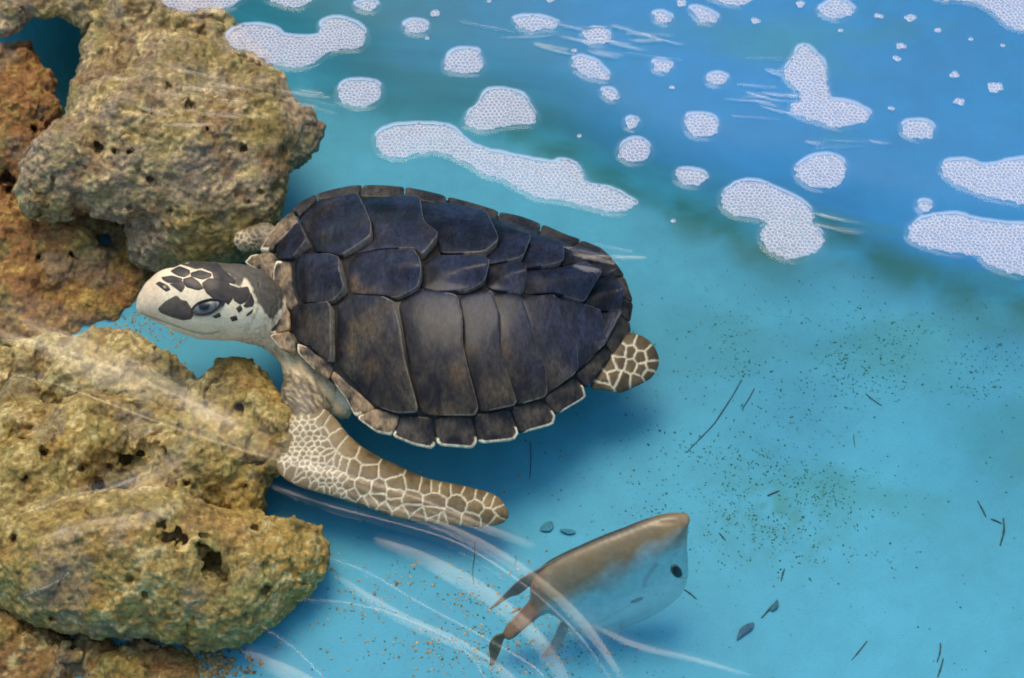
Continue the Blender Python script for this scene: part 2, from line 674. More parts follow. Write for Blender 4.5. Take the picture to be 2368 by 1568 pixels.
def build_rock(blobs, holes, palette, seed, label, h=0.0024, amp=1.0, group='rocks in the tank', fuse=0.026):
    B = [(P(x, y, z), r * MM) for x, y, z, r in blobs]
    lo = np.min([p - r for p, r in B], 0) - 0.02
    hi = np.max([p + r for p, r in B], 0) + 0.02
    lo[2] = max(lo[2], -0.06)
    lo[0] = max(lo[0], -0.86)
    lo[1] = max(lo[1], -0.62)
    carve = []

    def core(p):
        d = None
        for q, r in B:
            e = np.linalg.norm(p - q, axis=1) - r
            d = e if d is None else smin(d, e, fuse)
        return d

    def fn(p):
        d = core(p)
        m = np.abs(d) < 0.032
        if m.any():
            pm = p[m]
            rdg = 1 - np.abs(vnoise(pm * 34, seed + 3))
            n = -0.0075 * np.clip(rdg - 0.80, 0, 1) * 5 * np.clip(vnoise(pm * 11, seed + 5) + 0.35, 0, 1) + 0.0085 * amp * fbm(pm * 17, seed, 2) + 0.0055 * amp * fbm(pm * 60, seed + 7, 2)
            d = d.copy()
            d[m] = d[m] - n
        if carve:
            wp = None
            for q0, q1, r in carve:
                near = np.linalg.norm(p - 0.5 * (q0 + q1), axis=1) < r * 2.6 + 0.02
                if near.any():
                    pn = p[near]
                    wob = r * 0.75 * vnoise(pn * (1.2 / r), seed + 33)
                    e = chain_sdf(pn, [(q0, r), (q1, r * 0.8)]) + wob
                    d[near] = -smin(-d[near], e, 0.004)
        return d

    if holes:
        vc, fc_ = sdf_mesh(core, lo, hi, 0.006)
        surf = Surface(vc, fc_)
        for x, y, r in holes:
            hit, _n = surf.hit(x, y)
            if hit is not None:
                dv = ray(x, y)
                dv /= np.linalg.norm(dv)
                dv = dv + np.array([0, 0.15, 0.1])
                carve.append((hit - dv * r * MM * 0.5, hit + dv * r * MM * 2.6, r * MM))
    v, f = sdf_mesh(fn, lo, hi, h, 0.006)
    me = mesh('rock', v, f)
    n = vnormals(me)
    # pocks and lumps of coral limestone
    d1, r1 = worley(v * 48, seed + 40)
    d2, r2 = worley(v * 105, seed + 50)
    disp = -0.0065 * np.clip(1 - d1 / 0.46, 0, 1) ** 0.7 * (r1 > 0.84)
    disp += -0.0030 * np.clip(1 - d2 / 0.55, 0, 1) * (r2 > 0.66)
    disp += 0.0030 * np.clip(1 - d2 / 0.6, 0, 1) * (r2 < 0.42)
    disp += 0.0018 * vnoise(v * 260, seed + 60)
    v = v + n * disp[:, None]
    a = fbm(v * 14, seed + 70, 4)
    b = fbm(v * 40, seed + 80, 4)
    c_ = fbm(v * 160, seed + 90, 2)
    base, second, light, dark = palette
    ka = np.clip(0.5 + 0.9 * a, 0, 1)[:, None]
    c = base * (1 - ka) + second * ka
    d_ = vnoise(v * 310, seed + 95)
    # encrusting patches: brick, violet-grey and moss
    kl = np.clip(0.8 * b + 0.8 * c_ + 0.35 * d_ - 0.22, 0, 0.85)[:, None]
    c = c * (1 - kl) + light * kl
    kd = np.clip(-0.9 * b - 0.5 * c_ - 0.30 + 0.3 * a, 0, 0.75)[:, None]
    c = c * (1 - kd) + dark * kd
    for sc_, sd_, thr, colr, wt in ((26, 110, 0.30, (0.36, 0.18, 0.06), 0.40), (19, 120, 0.34, (0.30, 0.23, 0.15), 0.45), (31, 130, 0.36, (0.28, 0.25, 0.07), 0.40)):
        kp = np.clip((fbm(v * sc_, seed + sd_, 3) - thr) * 4, 0, 1)[:, None] * wt
        c = c * (1 - kp) + np.array(colr) * kp
    c = c * (0.90 + 0.25 * c_)[:, None]
    base_pt = v.mean(0)
    base_pt[2] = max(v[:, 2].min(), 0.0)
    me2 = mesh('rock', v - base_pt, f, c)
    bpy.data.meshes.remove(me)
    o = link('rock', me2, M['rock'])
    o.location = base_pt
    tag(o, label, 'rock', group)
    return o


class Surface:
    def __init__(self, v, f):
        self.t = BVHTree.FromPolygons([Vector(x) for x in v], [tuple(int(i) for i in q) for q in f])

    def hit(self, px, py):
        d = ray(px, py)
        loc, n, i, dist = self.t.ray_cast(Vector(EYE), Vector(d).normalized())
        if loc is None:
            return None, None
        return np.array(loc), np.array(n)


# upper overhanging rock with the arch
build_rock(
    [(610, 225, .14, 74), (655, 325, .13, 66), (700, 312, .125, 34), (590, 340, .12, 90), (560, 270, .13, 90), (430, 190, .14, 130), (560, 150, .13, 65), (520, 100, .12, 40), (320, 300, .14, 140), (450, 370, .125, 140),
     (590, 420, .115, 66), (600, 480, .10, 42), (560, 560, .05, 40), (470, 470, .09, 90), (165, 370, .135, 90), (125, 420, .12, 62), (98, 465, .11, 30), (330, 420, .115, 85), (240, 440, .115, 62), (500, 440, .10, 80),
     (430, 545, .06, 62), (500, 525, .06, 70), (570, 500, .07, 50), (370, 560, .045, 50), (330, 575, .04, 35),
     (330, 60, .15, 110), (450, 60, .135, 75), (250, 130, .14, 60), (225, 190, .14, 42), (205, 235, .14, 40), (30, 10, .13, 42), (15, 70, .12, 30), (100, -16, .14, 42), (185, 10, .14, 46),
     (300, -60, .13, 120), (60, -80, .12, 90), (350, 280, .05, 150), (450, 150, .04, 140), (300, 60, .02, 120), (480, 300, .05, 110)],
    [(228, 345, 15), (265, 352, 9), (300, 350, 8), (395, 490, 9), (600, 445, 7), (575, 470, 6), (345, 415, 10), (390, 205, 9), (440, 250, 14), (480, 300, 8), (110, 478, 6), (560, 345, 12), (180, 385, 8), (300, 480, 7), (655, 350, 10)],
    (OLIVE * 1.1, GREY * 1.25, PALE, BROWN * 1.4), 3, 'large olive limestone ledge with an arched gap, overhanging above the turtle', amp=0.75, fuse=0.045)
# red-brown rock seen under the arch
build_rock(
    [(45, 150, .07, 60), (90, 190, .07, 44), (30, 250, .06, 90), (90, 260, .05, 55), (20, 350, .05, 80), (60, 400, .03, 60), (-40, 200, .05, 100), (40, 460, .01, 60), (0, 480, .0, 80)],
    [(20, 425, 26), (75, 300, 10)],
    (RUST, RUST * 1.15, OCHRE * 0.9, BROWN), 23, 'rust-brown rough rock at the left edge below the arched gap')
# brown rubble rock behind the head
build_rock(
    [(30, 560, .02, 95), (150, 555, .04, 48), (185, 530, .04, 28), (110, 640, .0, 100), (210, 690, -.01, 72), (280, 680, -.015, 58), (30, 700, 0, 90), (330, 650, -.02, 46), (260, 630, -.02, 60), (320, 610, -.02, 60), (400, 620, -.03, 50),
     (235, 740, -.02, 36), (60, 790, -.02, 80), (140, 760, -.02, 60), (450, 600, -.03, 50), (160, 620, 0, 70), (260, 545, -.06, 75), (340, 545, -.06, 70), (255, 525, .0, 62), (210, 500, .0, 60), (330, 560, .0, 40), (110, 520, .0, 90), (200, 470, -.02, 80), (120, 470, -.02, 70), (300, 520, -.06, 70), (420, 570, -.05, 55)],
    [(240, 555, 20), (165, 590, 10), (90, 600, 9)],
    (RUST * 1.05, OCHRE * 0.8, OCHRE * 1.2, BROWN), 43, 'dark orange-brown rubble rock just ahead of the turtle beak')
# pale mound under the chin
build_rock(
    [(250, 835, .02, 72), (190, 850, .01, 76), (310, 850, .02, 72), (370, 880, .0, 52), (120, 850, .0, 70), (420, 905, -.01, 38), (60, 850, .0, 70), (280, 905, .01, 80), (10, 880, 0, 80), (380, 940, 0, 60), (150, 910, 0, 70)],
    [(330, 905, 6), (410, 925, 9)],
    (OCHRE * 1.1, PALE * 0.85, PALE * 1.1, BROWN * 1.3), 63, 'pale tan crumbly rock mound below the turtle chin')
# big near rock
build_rock(
    [(530, 935, .055, 78), (605, 970, .07, 62), (470, 935, .05, 52), (570, 885, .06, 38), (645, 1008, .085, 42), (638, 1055, .080, 32), (662, 985, .088, 36), (656, 1035, .088, 34), (610, 1020, .06, 50), (510, 868, .06, 27),
     (440, 1080, .05, 135), (520, 1100, .045, 78), (545, 1150, .045, 52), (200, 1040, .05, 130), (330, 1000, .045, 80), (60, 1010, .04, 90), (60, 1150, .055, 140), (150, 1300, .06, 145), (330, 1290, .07, 165),
     (500, 1320, .06, 140), (610, 1320, .05, 100), (690, 1262, .045, 58), (700, 1300, .04, 48), (560, 1400, .045, 75), (250, 1390, .06, 80), (420, 1400, .05, 80), (120, 1370, .06, 70), (490, 1440, .03, 38), (-60, 1250, .05, 150), (40, 920, .02, 60)],
    [(492, 1308, 38), (466, 1272, 22), (395, 1252, 25), (424, 1260, 18), (372, 1210, 14), (553, 948, 20), (430, 1122, 8), (290, 1068, 26), (330, 1055, 26), (365, 1045, 18), (250, 1085, 16), (230, 1130, 15), (100, 1050, 13), (565, 1127, 8), (190, 1085, 12), (60, 1110, 12),
     (335, 1378, 9), (615, 1362, 10), (590, 1225, 12), (600, 1250, 10), (15, 1410, 24), (480, 905, 7), (120, 1435, 8), (30, 1250, 12), (300, 1340, 9), (200, 1195, 12), (410, 1000, 14), (90, 960, 14), (560, 1280, 6)],
    (OCHRE, OLIVE * 1.1, PALE, BROWN), 83, 'big golden-brown pitted reef rock with a dark keyhole-shaped hole, nearest the viewer', fuse=0.034, amp=0.85)
# rubble at the bottom corner
build_rock(
    [(120, 1560, 0, 75), (280, 1560, -.01, 70), (400, 1570, -.02, 60), (470, 1580, -.03, 45), (20, 1530, 0, 80), (0, 1450, 0, 70), (60, 1640, -.02, 100), (300, 1640, -.03, 90), (200, 1510, -.01, 60), (330, 1500, -.02, 50), (440, 1520, -.03, 45), (90, 1490, 0, 60)],
    [],
    (OCHRE * 0.75, BROWN * 1.7, PALE * 0.9, BROWN), 103, 'low brown rubble bank along the bottom left corner')


# ------------------------------------------------------------------ turtle
def resample(poly, step):
    p = np.array(poly, float)
    out = []
    for i in range(len(p)):
        a, b = p[i], p[(i + 1) % len(p)]
        k = max(1, int(round(np.linalg.norm(b - a) / step)))
        for j in range(k):
            out.append(a + (b - a) * j / k)
    return np.array(out)


def grow(poly, k):
    p = np.array(poly, float)
    c = p.mean(0)
    return c + (p - c) * k


def round_corners(poly, k=0.11, it=2):
    p = np.array(poly, float)
    for _ in range(it):
        q = np.roll(p, -1, 0)
        p = np.stack([(1 - k) * p + k * q, k * p + (1 - k) * q], 1).reshape(-1, 2)
    return p


def plate(surf, poly, rings, color_fn, gap=0.6, step=5.0, fallback_z=0.12, lift=None, rounded=True, nrm=None):
    """a thin plate lying on a surface; rings: (t, height in metres)"""
    p = round_corners(poly) if rounded else np.array(poly, float)
    p = resample(p, step)
    c = p.mean(0)
    d = p - c
    L = np.linalg.norm(d, axis=1, keepdims=True)
    p = c + d * np.maximum(0.2, (L - gap) / L)
    n = len(p)
    V, L_, F = [], [], []
    pix = []
    for t, hgt in rings:
        for q in p:
            pix.append((c + (q - c) * t, t, hgt))
    pix.append((c, 0.0, rings[-1][1]))
    for q, t, hgt in pix:
        loc, nn = surf.hit(*q)
        if loc is None:
            loc = P(q[0], q[1], fallback_z)
            nn = np.array([0, 0, 1.0])
        if nn @ (EYE - loc) < 0:
            nn = -nn
        if nrm is not None:
            nn = nrm
        x = hgt + (lift(q, c, d) if (lift is not None and hgt > 0) else 0)
        V.append(loc + nn * x)
        L_.append(loc)
    for r in range(len(rings) - 1):
        for i in range(n):
            j = (i + 1) % n
            F.append((r * n + i, r * n + j, (r + 1) * n + j, (r + 1) * n + i))
    last = (len(rings) - 1) * n
    for i in range(n):
        F.append((last + i, last + (i + 1) % n, len(V) - 1))
    V = np.array(V)
    C = color_fn(np.array([q[0] for q in pix]), np.array([q[1] for q in pix]), c, np.array(L_))
    # keep faces pointing outwards
    a, b, e = V[F[-1][0]], V[F[-1][1]], V[F[-1][2]]
    if np.cross(b - a, e - a) @ (EYE - a) < 0:
        F = [tuple(reversed(q)) for q in F]
    return V, F, np.array(C)


Z0, DOME = 0.108, 0.080
RIM = [(628, 640), (640, 720), (660, 790), (700, 850), (760, 910), (815, 965), (870, 1005), (940, 1025), (1010, 1036), (1100, 1036), (1195, 1012), (1280, 962), (1357, 902),
       (1420, 830), (1455, 770), (1463, 700), (1445, 620), (1400, 578), (1330, 545), (1250, 518), (1150, 484), (1050, 450), (950, 434), (870, 430), (800, 438), (740, 456), (690, 482), (650, 528), (625, 590)]
SCX = P(1046, 700, 0.125)[0]


def tilt(x):
    """the shell is carried a little nose-up"""
    return -0.075 * (np.asarray(x) - SCX)


RIM_W = np.array([P(x, y, 0.125 + float(tilt(P(x, y, .125)[0])))[:2] for x, y in RIM])
SC = 0.5 * (RIM_W.max(0) + RIM_W.min(0))


def rim_radius():
    d = smooth_closed(RIM_W, 5) - SC
    a = np.arctan2(d[:, 1], d[:, 0])
    r = np.linalg.norm(d, axis=1)
    o = np.argsort(a)
    a, r = a[o], r[o]
    a = np.concatenate([a - 2 * math.pi, a, a + 2 * math.pi])
    r = np.concatenate([r, r, r])
    k = np.ones(7) / 7
    r = np.convolve(np.pad(r, 3, mode='edge'), k, 'valid')
    return a, r


RA, RR = rim_radius()


def dome_h(r):
    main = (1 - r * r) * (1 + 0.30 * r * r)
    e = 0.87
    he = (1 - e * e) * (1 + 0.30 * e * e)
    skirt = he - (r - e) * 1.05
    return np.where(r < e, main, skirt)


def dome_mesh(rmax, nr=40, na=160):
    v = [[SC[0], SC[1], Z0 + DOME]]
    for i in range(1, nr + 1):
        r = rmax * i / nr
        for j in range(na):
            a = 2 * math.pi * j / na - math.pi
            R = np.interp(a, RA, RR)
            v.append([SC[0] + r * R * math.cos(a), SC[1] + r * R * math.sin(a), Z0 + DOME * float(dome_h(np.array(r)))])
    f = [(0, 1 + j, 1 + (j + 1) % na) for j in range(na)]
    for i in range(nr - 1):
        for j in range(na):
            a, b = 1 + i * na + j, 1 + i * na + (j + 1) % na
            f.append((a, a + na, b + na, b))
    v = np.array(v)
    v[:, 2] += tilt(v[:, 0])
    return v, f, na


BIG_V, BIG_F, _ = dome_mesh(1.16, 46)
DSURF = Surface(BIG_V, BIG_F)
TURTLE_AT = np.array([SC[0], SC[1], 0.05])
turtle = empty('sea_turtle', TURTLE_AT)
tag(turtle, 'young sea turtle with dark brown shell and patterned cream head swimming between the rocks', 'turtle')


def turtle_part(name, v, f, c, mat, parent=None, smooth=True):
    o = link(name, mesh(name, np.asarray(v) - TURTLE_AT, f, c, smooth), mat)
    o.parent = parent or turtle
    return o


SEAM = np.array([0.018, 0.014, 0.011])
DARK = np.array([0.011, 0.010, 0.012])
SKY_SHEEN = np.array([0.032, 0.037, 0.064])  # blue sheen of the sky, painted into the scute colour
UMBER = np.array([0.074, 0.057, 0.038])
TAN = np.array([0.34, 0.22, 0.115])
CREAM = np.array([0.95, 0.76, 0.48])


def build_carapace():
    v, f, na = dome_mesh(0.93, 30)
    bot = len(v)
    top_n = len(v)
    ring = list(range(top_n - na, top_n))
    low = v[ring] + np.array([0, 0, -0.012])
    low[:, :2] = SC + (low[:, :2] - SC) * 0.93
    v = np.vstack([v, low, [[SC[0], SC[1], Z0 - 0.01]]])
    for j in range(na):
        k = (j + 1) % na
        f.append((ring[j], bot + j, bot + k, ring[k]))
        f.append((bot + j, len(v) - 1, bot + k))
    c = np.tile(SEAM, (len(v), 1))
    return turtle_part('carapace', v, f, c, M['shell'])


carapace = build_carapace()


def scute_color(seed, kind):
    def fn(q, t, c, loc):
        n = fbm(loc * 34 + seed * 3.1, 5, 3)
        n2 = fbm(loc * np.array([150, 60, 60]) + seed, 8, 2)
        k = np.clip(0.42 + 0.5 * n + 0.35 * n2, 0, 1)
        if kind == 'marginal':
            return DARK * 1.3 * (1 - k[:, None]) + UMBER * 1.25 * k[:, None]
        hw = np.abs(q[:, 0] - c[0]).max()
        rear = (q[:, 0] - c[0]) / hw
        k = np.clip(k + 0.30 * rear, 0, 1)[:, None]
        # brown on the near front plates, blue sky sheen painted in along the keel, the far side and the rear
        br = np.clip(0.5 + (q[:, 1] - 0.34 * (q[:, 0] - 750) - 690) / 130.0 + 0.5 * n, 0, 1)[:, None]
        col_ = DARK * (1 - k) + (UMBER * br + SKY_SHEEN * (1 - br)) * k
        s_ = np.clip(vnoise(loc * 42 + seed * 1.7, 31) * 1.3 - 0.45, 0, 0.55)[:, None] * (0.4 + 0.6 * k) * (0.3 + 0.7 * br)
        col_ = col_ * (1 - s_) + np.array([0.20, 0.115, 0.045]) * s_
        e = ((t >= 0.985) & (rear > 0.15))[:, None]
        return np.where(e, col_ * 0.4 + np.array([0.26, 0.215, 0.155]) * 0.6, col_)
    return fn


RINGS_SC = [(1.0, -0.0040), (1.0, 0.0004), (0.985, 0.0012), (0.96, 0.0015), (0.93, 0.0017), (0.84, 0.0019), (0.72, 0.0020), (0.58, 0.0022), (0.42, 0.0024), (0.25, 0.0025)]


def lift_rear(q, c, d):
    hw = np.abs(d[:, 0]).max()
    rel = (q[0] - c[0]) / max(hw, 1)
    return 0.0070 * rel + 0.0050 + 0.0030 * max(rel, 0) ** 2


def lift_keel(q, c, d):
    hw, hh = np.abs(d[:, 0]).max(), np.abs(d[:, 1]).max()
    rel = (q[0] - c[0]) / max(hw, 1)
    dy = (q[1] - c[1]) / max(hh, 1)
    return 0.0050 * rel + 0.0040 + 0.0150 * math.exp(-(dy / 0.45) ** 2) * max(0.0, min(1.0, 0.45 + 0.65 * rel))


VERTEBRAL = [
    mp(c2, (385, 490), (440, 440), (600, 455), (650, 480), (680, 590), (685, 660), (620, 715), (560, 725), (430, 715), (395, 640)),
    mp(c2, (690, 485), (760, 440), (880, 428), (1055, 440), (1085, 500), (1100, 590), (1080, 650), (960, 700), (880, 682), (692, 660), (684, 590)),
    mp(c3, (38, 470), (130, 420), (390, 440), (412, 500), (392, 590), (300, 635), (110, 632), (20, 600), (38, 540)),
    mp(c3, (415, 478), (600, 468), (610, 640), (590, 650), (440, 622), (398, 590)),
    mp(c3, (612, 505), (820, 500), (960, 470), (1010, 560), (950, 702), (790, 642), (612, 640)),
    mp(c3, (1012, 560), (1125, 545), (1150, 640), (1160, 752), (1032, 742), (955, 702)),
]
COSTAL = [
    mp(c2, (385, 760), (430, 720), (612, 722), (616, 1042), (600, 1050), (470, 958), (405, 930), (368, 862)),
    mp(c2, (622, 730), (690, 666), (880, 686), (948, 722), (985, 860), (1010, 1050), (1085, 1322), (970, 1328), (840, 1288), (620, 1055)),
    mp(c2, (952, 712), (1070, 652), (1110, 645), (1285, 682), (1318, 800), (1320, 960), (1352, 1110), (1400, 1300), (1380, 1340), (1165, 1340), (1092, 1328), (1018, 1050), (988, 855)),
    mp(c3, (245, 655), (310, 638), (432, 628), (470, 760), (470, 950), (510, 1100), (560, 1275), (360, 1318), (302, 1100), (272, 950), (268, 800)),
    mp(c3, (436, 626), (595, 652), (640, 800), (672, 950), (715, 1060), (722, 1228), (565, 1278), (513, 1100), (475, 950), (474, 760)),
    mp(c3, (600, 652), (790, 646), (830, 840), (890, 932), (897, 1096), (724, 1228), (717, 1060), (675, 950), (645, 800)),
    mp(c3, (795, 646), (950, 705), (1030, 746), (1042, 880), (1076, 930), (900, 1098), (894, 932), (833, 840)),
    mp(c3, (1034, 746), (1160, 756), (1080, 928), (1046, 880)),
    mp(c2, (282, 402), (408, 288), (442, 312), (490, 400), (440, 438), (382, 482), (292, 472)),
    mp(c2, (414, 242), (520, 148), (740, 130), (790, 230), (826, 320), (826, 385), (700, 448), (650, 470), (600, 452), (500, 432), (490, 390), (440, 300)),
    mp(c2, (745, 130), (1080, 150), (1105, 300), (1190, 380), (1100, 480), (1062, 440), (880, 425), (760, 438), (705, 448), (830, 385), (828, 310)),
    mp(c3, (28, 107), (200, 130), (390, 200), (470, 380), (390, 435), (140, 415), (128, 350), (45, 270)),
    mp(c3, (395, 200), (460, 220), (540, 285), (650, 358), (602, 465), (415, 475), (402, 440), (472, 385)),
    mp(c3, (655, 356), (546, 286), (700, 325), (830, 400), (820, 495), (612, 500), (604, 465)),
    mp(c3, (836, 400), (706, 326), (880, 385), (1050, 445), (960, 466), (825, 495)),
    mp(c3, (1052, 446), (1130, 540), (1012, 556), (965, 470)),
]
MARGINAL = [
    (mp(c2, (150, 448), (268, 434), (290, 478), (268, 598), (225, 560), (110, 490)), 'L'),
    (mp(c2, (290, 478), (370, 490), (385, 640), (412, 720), (370, 758), (294, 690), (270, 610), (272, 520)), 'L'),
    (mp(c2, (292, 694), (366, 765), (364, 866), (250, 890), (262, 800)), 'L'),
    (mp(c2, (250, 892), (360, 870), (404, 934), (396, 985), (350, 985), (296, 955)), 'L'),
    (mp(c2, (405, 938), (470, 962), (600, 1052), (604, 1080), (582, 1140), (500, 1085), (405, 988)), 'M'),
    (mp(c2, (606, 1086), (840, 1292), (828, 1312), (725, 1345), (685, 1262), (590, 1132)), 'M'),
    (mp(c2, (842, 1296), (974, 1336), (960, 1398), (926, 1448), (840, 1430), (730, 1350)), 'M'),
    (mp(c2, (978, 1336), (1160, 1346), (1174, 1500), (1150, 1522), (1050, 1502), (930, 1452), (962, 1400)), 'B'),
    (mp(c3, (110, 1340), (320, 1326), (354, 1480), (330, 1518), (120, 1502)), 'B'),
    (mp(c3, (322, 1325), (535, 1286), (590, 1432), (565, 1472), (360, 1492)), 'B'),
    (mp(c3, (538, 1285), (718, 1236), (775, 1290), (800, 1335), (790, 1382), (592, 1436)), 'B'),
    (mp(c3, (722, 1230), (900, 1102), (960, 1165), (975, 1228), (802, 1330)), 'B'),
    (mp(c3, (902, 1100), (1080, 932), (1125, 985), (985, 1165), (962, 1160)), 'N'),
    (mp(c3, (1082, 930), (1162, 757), (1225, 802), (1230, 855), (1126, 985)), 'N'),
    (mp(c3, (1162, 755), (1152, 642), (1245, 690), (1226, 800)), 'N'),
    (mp(c3, (1150, 640), (1132, 545), (1195, 540), (1245, 688)), 'N'),
    (mp(c3, (1132, 540), (1052, 445), (1130, 440), (1195, 536)), 'N'),
    (mp(c3, (1050, 443), (882, 384), (950, 330), (1060, 375), (1130, 436)), 'F'),
    (mp(c3, (880, 383), (702, 322), (722, 238), (868, 302), (946, 328)), 'F'),
    (mp(c3, (700, 322), (542, 283), (465, 222), (480, 168), (600, 192), (718, 237)), 'F'),
    (mp(c3, (462, 220), (392, 198), (205, 130), (180, 82), (330, 120), (476, 166)), 'F'),
    (mp(c2, (1236, 172), (1082, 148), (1000, 135), (1004, 72), (1110, 92), (1228, 122)), 'F'),
    (mp(c2, (996, 134), (745, 128), (770, 62), (880, 62), (1000, 72)), 'F'),
    (mp(c2, (740, 128), (520, 146), (512, 112), (600, 86), (700, 66), (766, 62)), 'F'),
    (mp(c2, (516, 148), (414, 240), (402, 215), (376, 200), (420, 155), (508, 113)), 'F'),
    (mp(c2, (410, 246), (406, 286), (280, 402), (272, 425), (195, 422), (240, 350), (300, 268), (372, 202)), 'L'),
]


def marginal_color(seed, edge, poly):
    base = scute_color(seed, 'marginal')
    pc = np.mean(poly, 0)
    sc_px = np.array([1050.0, 700.0])
    outd = pc - sc_px
    outd /= np.linalg.norm(outd)
    ext = max((np.array(q) - pc) @ outd for q in poly)

    def fn(q, t, c, loc):
        k = ((q - pc) @ outd) / ext
        c0 = base(q, t, c, loc)
        lim = {'B': 0.30, 'L': 0.35, 'N': 1.3, 'F': 0.80, 'M': 0.30}[edge]
        if edge in 'LM':
            mt = np.clip(0.45 + 0.9 * fbm(loc * 90 + seed, 3, 3), 0, 1)[:, None]
            c0 = c0 * mt + (TAN * 1.0) * (1 - mt)
        if edge == 'F':
            c0 = c0 * 0.9 + UMBER * 0.3
        m = ((t > 0.86) & (k > lim))[:, None]
        return np.where(m, c0 * 0.08 + CREAM * 0.92 if edge in 'BLM' else c0 * 0.7 + TAN * 0.3, c0)
    return fn


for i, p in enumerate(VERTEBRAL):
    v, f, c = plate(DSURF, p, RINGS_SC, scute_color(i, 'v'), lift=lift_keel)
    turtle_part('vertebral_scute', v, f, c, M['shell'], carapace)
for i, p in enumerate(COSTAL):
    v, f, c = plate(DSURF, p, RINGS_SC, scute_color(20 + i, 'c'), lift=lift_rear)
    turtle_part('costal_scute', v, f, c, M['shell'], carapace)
RINGS_MG = [(0.98, -0.0075), (1.0, -0.0035), (1.0, 0.0008), (0.93, 0.0018), (0.84, 0.0022), (0.70, 0.0026), (0.5, 0.0028), (0.25, 0.003)]
for i, (p, e) in enumerate(MARGINAL):
    v, f, c = plate(DSURF, p, RINGS_MG, marginal_color(50 + i, e, p), gap=0.5, step=4.0)
    turtle_part('marginal_scute', v, f, c, M['shell'], carapace)

# ---- body: one continuous mesh
S1 = 0.9607 / (2368 / 560)
HEAD = [(c1(163, 806), .150, 18 * S1), (c1(200, 757), .151, 84 * S1), (c1(240, 730), .152, 122 * S1), (c1(300, 703), .153, 176 * S1), (c1(400, 672), .154, 246 * S1), (c1(500, 656), .154, 302 * S1), (c1(700, 672), .154, 372 * S1), (c1(900, 690), .152, 392 * S1),
        (c1(1080, 697), .146, 370 * S1), (c1(1230, 725), .138, 345 * S1)]
HEAD = [(P(*q, z), r * MM) for q, z, r in HEAD]
JAW = [(P(*c1(215, 822), .146), 22 * S1 * MM), (P(*c1(460, 905), .142), 65 * S1 * MM), (P(*c1(780, 965), .138), 125 * S1 * MM), (P(*c1(1000, 940), .135), 150 * S1 * MM)]
NECK = [(P(*c1(1200, 720), .140), 345 * S1 * MM), (P(640, 745, .105), 66 * MM), (P(700, 760, .088), 58 * MM), (P(780, 740, .085), 60 * MM)]
SHOULDER = [(P(680, 800, .095), 44 * MM), (P(705, 865, .090), 48 * MM), (P(705, 925, .088), 58 * MM), (P(712, 990, .085), 50 * MM)]
ARMPIT = [(P(695, 805, .092), 44 * MM), (P(732, 860, .090), 52 * MM), (P(760, 912, .086), 46 * MM), (P(792, 948, .084), 22 * MM)]
FARARM = [(P(690, 600, .100), 40 * MM), (P(612, 548, .102), 34 * MM), (P(566, 556, .098), 27 * MM)]
FL_OUT = mp(c4, (640, 480), (700, 505), (760, 560), (850, 670), (960, 765), (1090, 845), (1250, 918), (1400, 988), (1560, 1048), (1820, 1098), (2020, 1150), (2120, 1190), (2190, 1265), (2222, 1345), (2190, 1412), (2060, 1450),
            (1880, 1452), (1650, 1432), (1400, 1400), (1250, 1378), (1100, 1322), (900, 1250), (700, 1190), (450, 1118), (300, 1040), (235, 950), (245, 800), (300, 620), (420, 500))
HF_OUT = mp(c3, (1000, 1165), (1080, 1000), (1180, 890), (1232, 858), (1330, 900), (1378, 968), (1390, 1040), (1345, 1118), (1250, 1168), (1170, 1200), (1080, 1185))
PL_OUT = RIM


class Slab:
    """flat rounded blade in its own plane"""

    def __init__(self, a, b, c, outline, T, inset):
        self.q = a
        u = b - a
        self.u = u / np.linalg.norm(u)
        n = np.cross(self.u, c - a)
        self.n = n / np.linalg.norm(n)
        self.w = np.cross(self.n, self.u)
        pts = np.array([on_plane(x, y, a, self.n) for x, y in outline])
        self.poly = smooth_closed(np.stack([(pts - a) @ self.u, (pts - a) @ self.w], 1), 3)
        self.T = T
        self.inset = inset

    def __call__(self, p):
        d = p - self.q
        uv = np.stack([d @ self.u, d @ self.w], 1)
        h = np.abs(d @ self.n)
        near = (h < 0.05) & (np.linalg.norm(d, axis=1) < 0.42)
        d2 = np.full(len(p), 0.05)
        if near.any():
            d2[near] = poly_sdf(uv[near], self.poly)
        # thickness grows from the rim inwards
        t = self.T * np.sqrt(np.clip(-d2 / self.inset, 0, 1))
        out = np.sqrt(np.maximum(d2, 0) ** 2 + h ** 2)
        ins = h - t
        return np.where(d2 < 0, np.maximum(ins, d2), out)


FLIPPER = Slab(P(*c4(500, 760), .096), P(*c4(2200, 1340), .052), P(*c4(900, 1250), .070), FL_OUT, 0.0125, 0.022)
HIND = Slab(P(*c3(1080, 1100), .098), P(*c3(1380, 1000), .088), P(*c3(1200, 1190), .086), HF_OUT, 0.009, 0.016)


def plastron(p):
    d = p[:, :2] - SC
    a = np.arctan2(d[:, 1], d[:, 0])
    R = np.interp(a, RA, RR) * 0.83
    r = np.linalg.norm(d, axis=1) / R
    z = (p[:, 2] - 0.092 - tilt(p[:, 0])) / 0.030
    return (np.sqrt(r ** 2 + z ** 2) - 1) * 0.034


TAIL = [(P(1380, 700, .085), 30 * MM), (P(1440, 735, .080), 10 * MM)]


def body_parts(p):
    h = chain_sdf(p, HEAD)
    # flatten the sides of the snout slightly and add the jaw
    h = smin(h, chain_sdf(p, JAW), 0.004)
    nk = chain_sdf(p, NECK)
    sh = smin(chain_sdf(p, SHOULDER), chain_sdf(p, ARMPIT), 0.012)
    fa = chain_sdf(p, FARARM)
    return [h, nk, sh, fa, FLIPPER(p), HIND(p), plastron(p), chain_sdf(p, TAIL)]


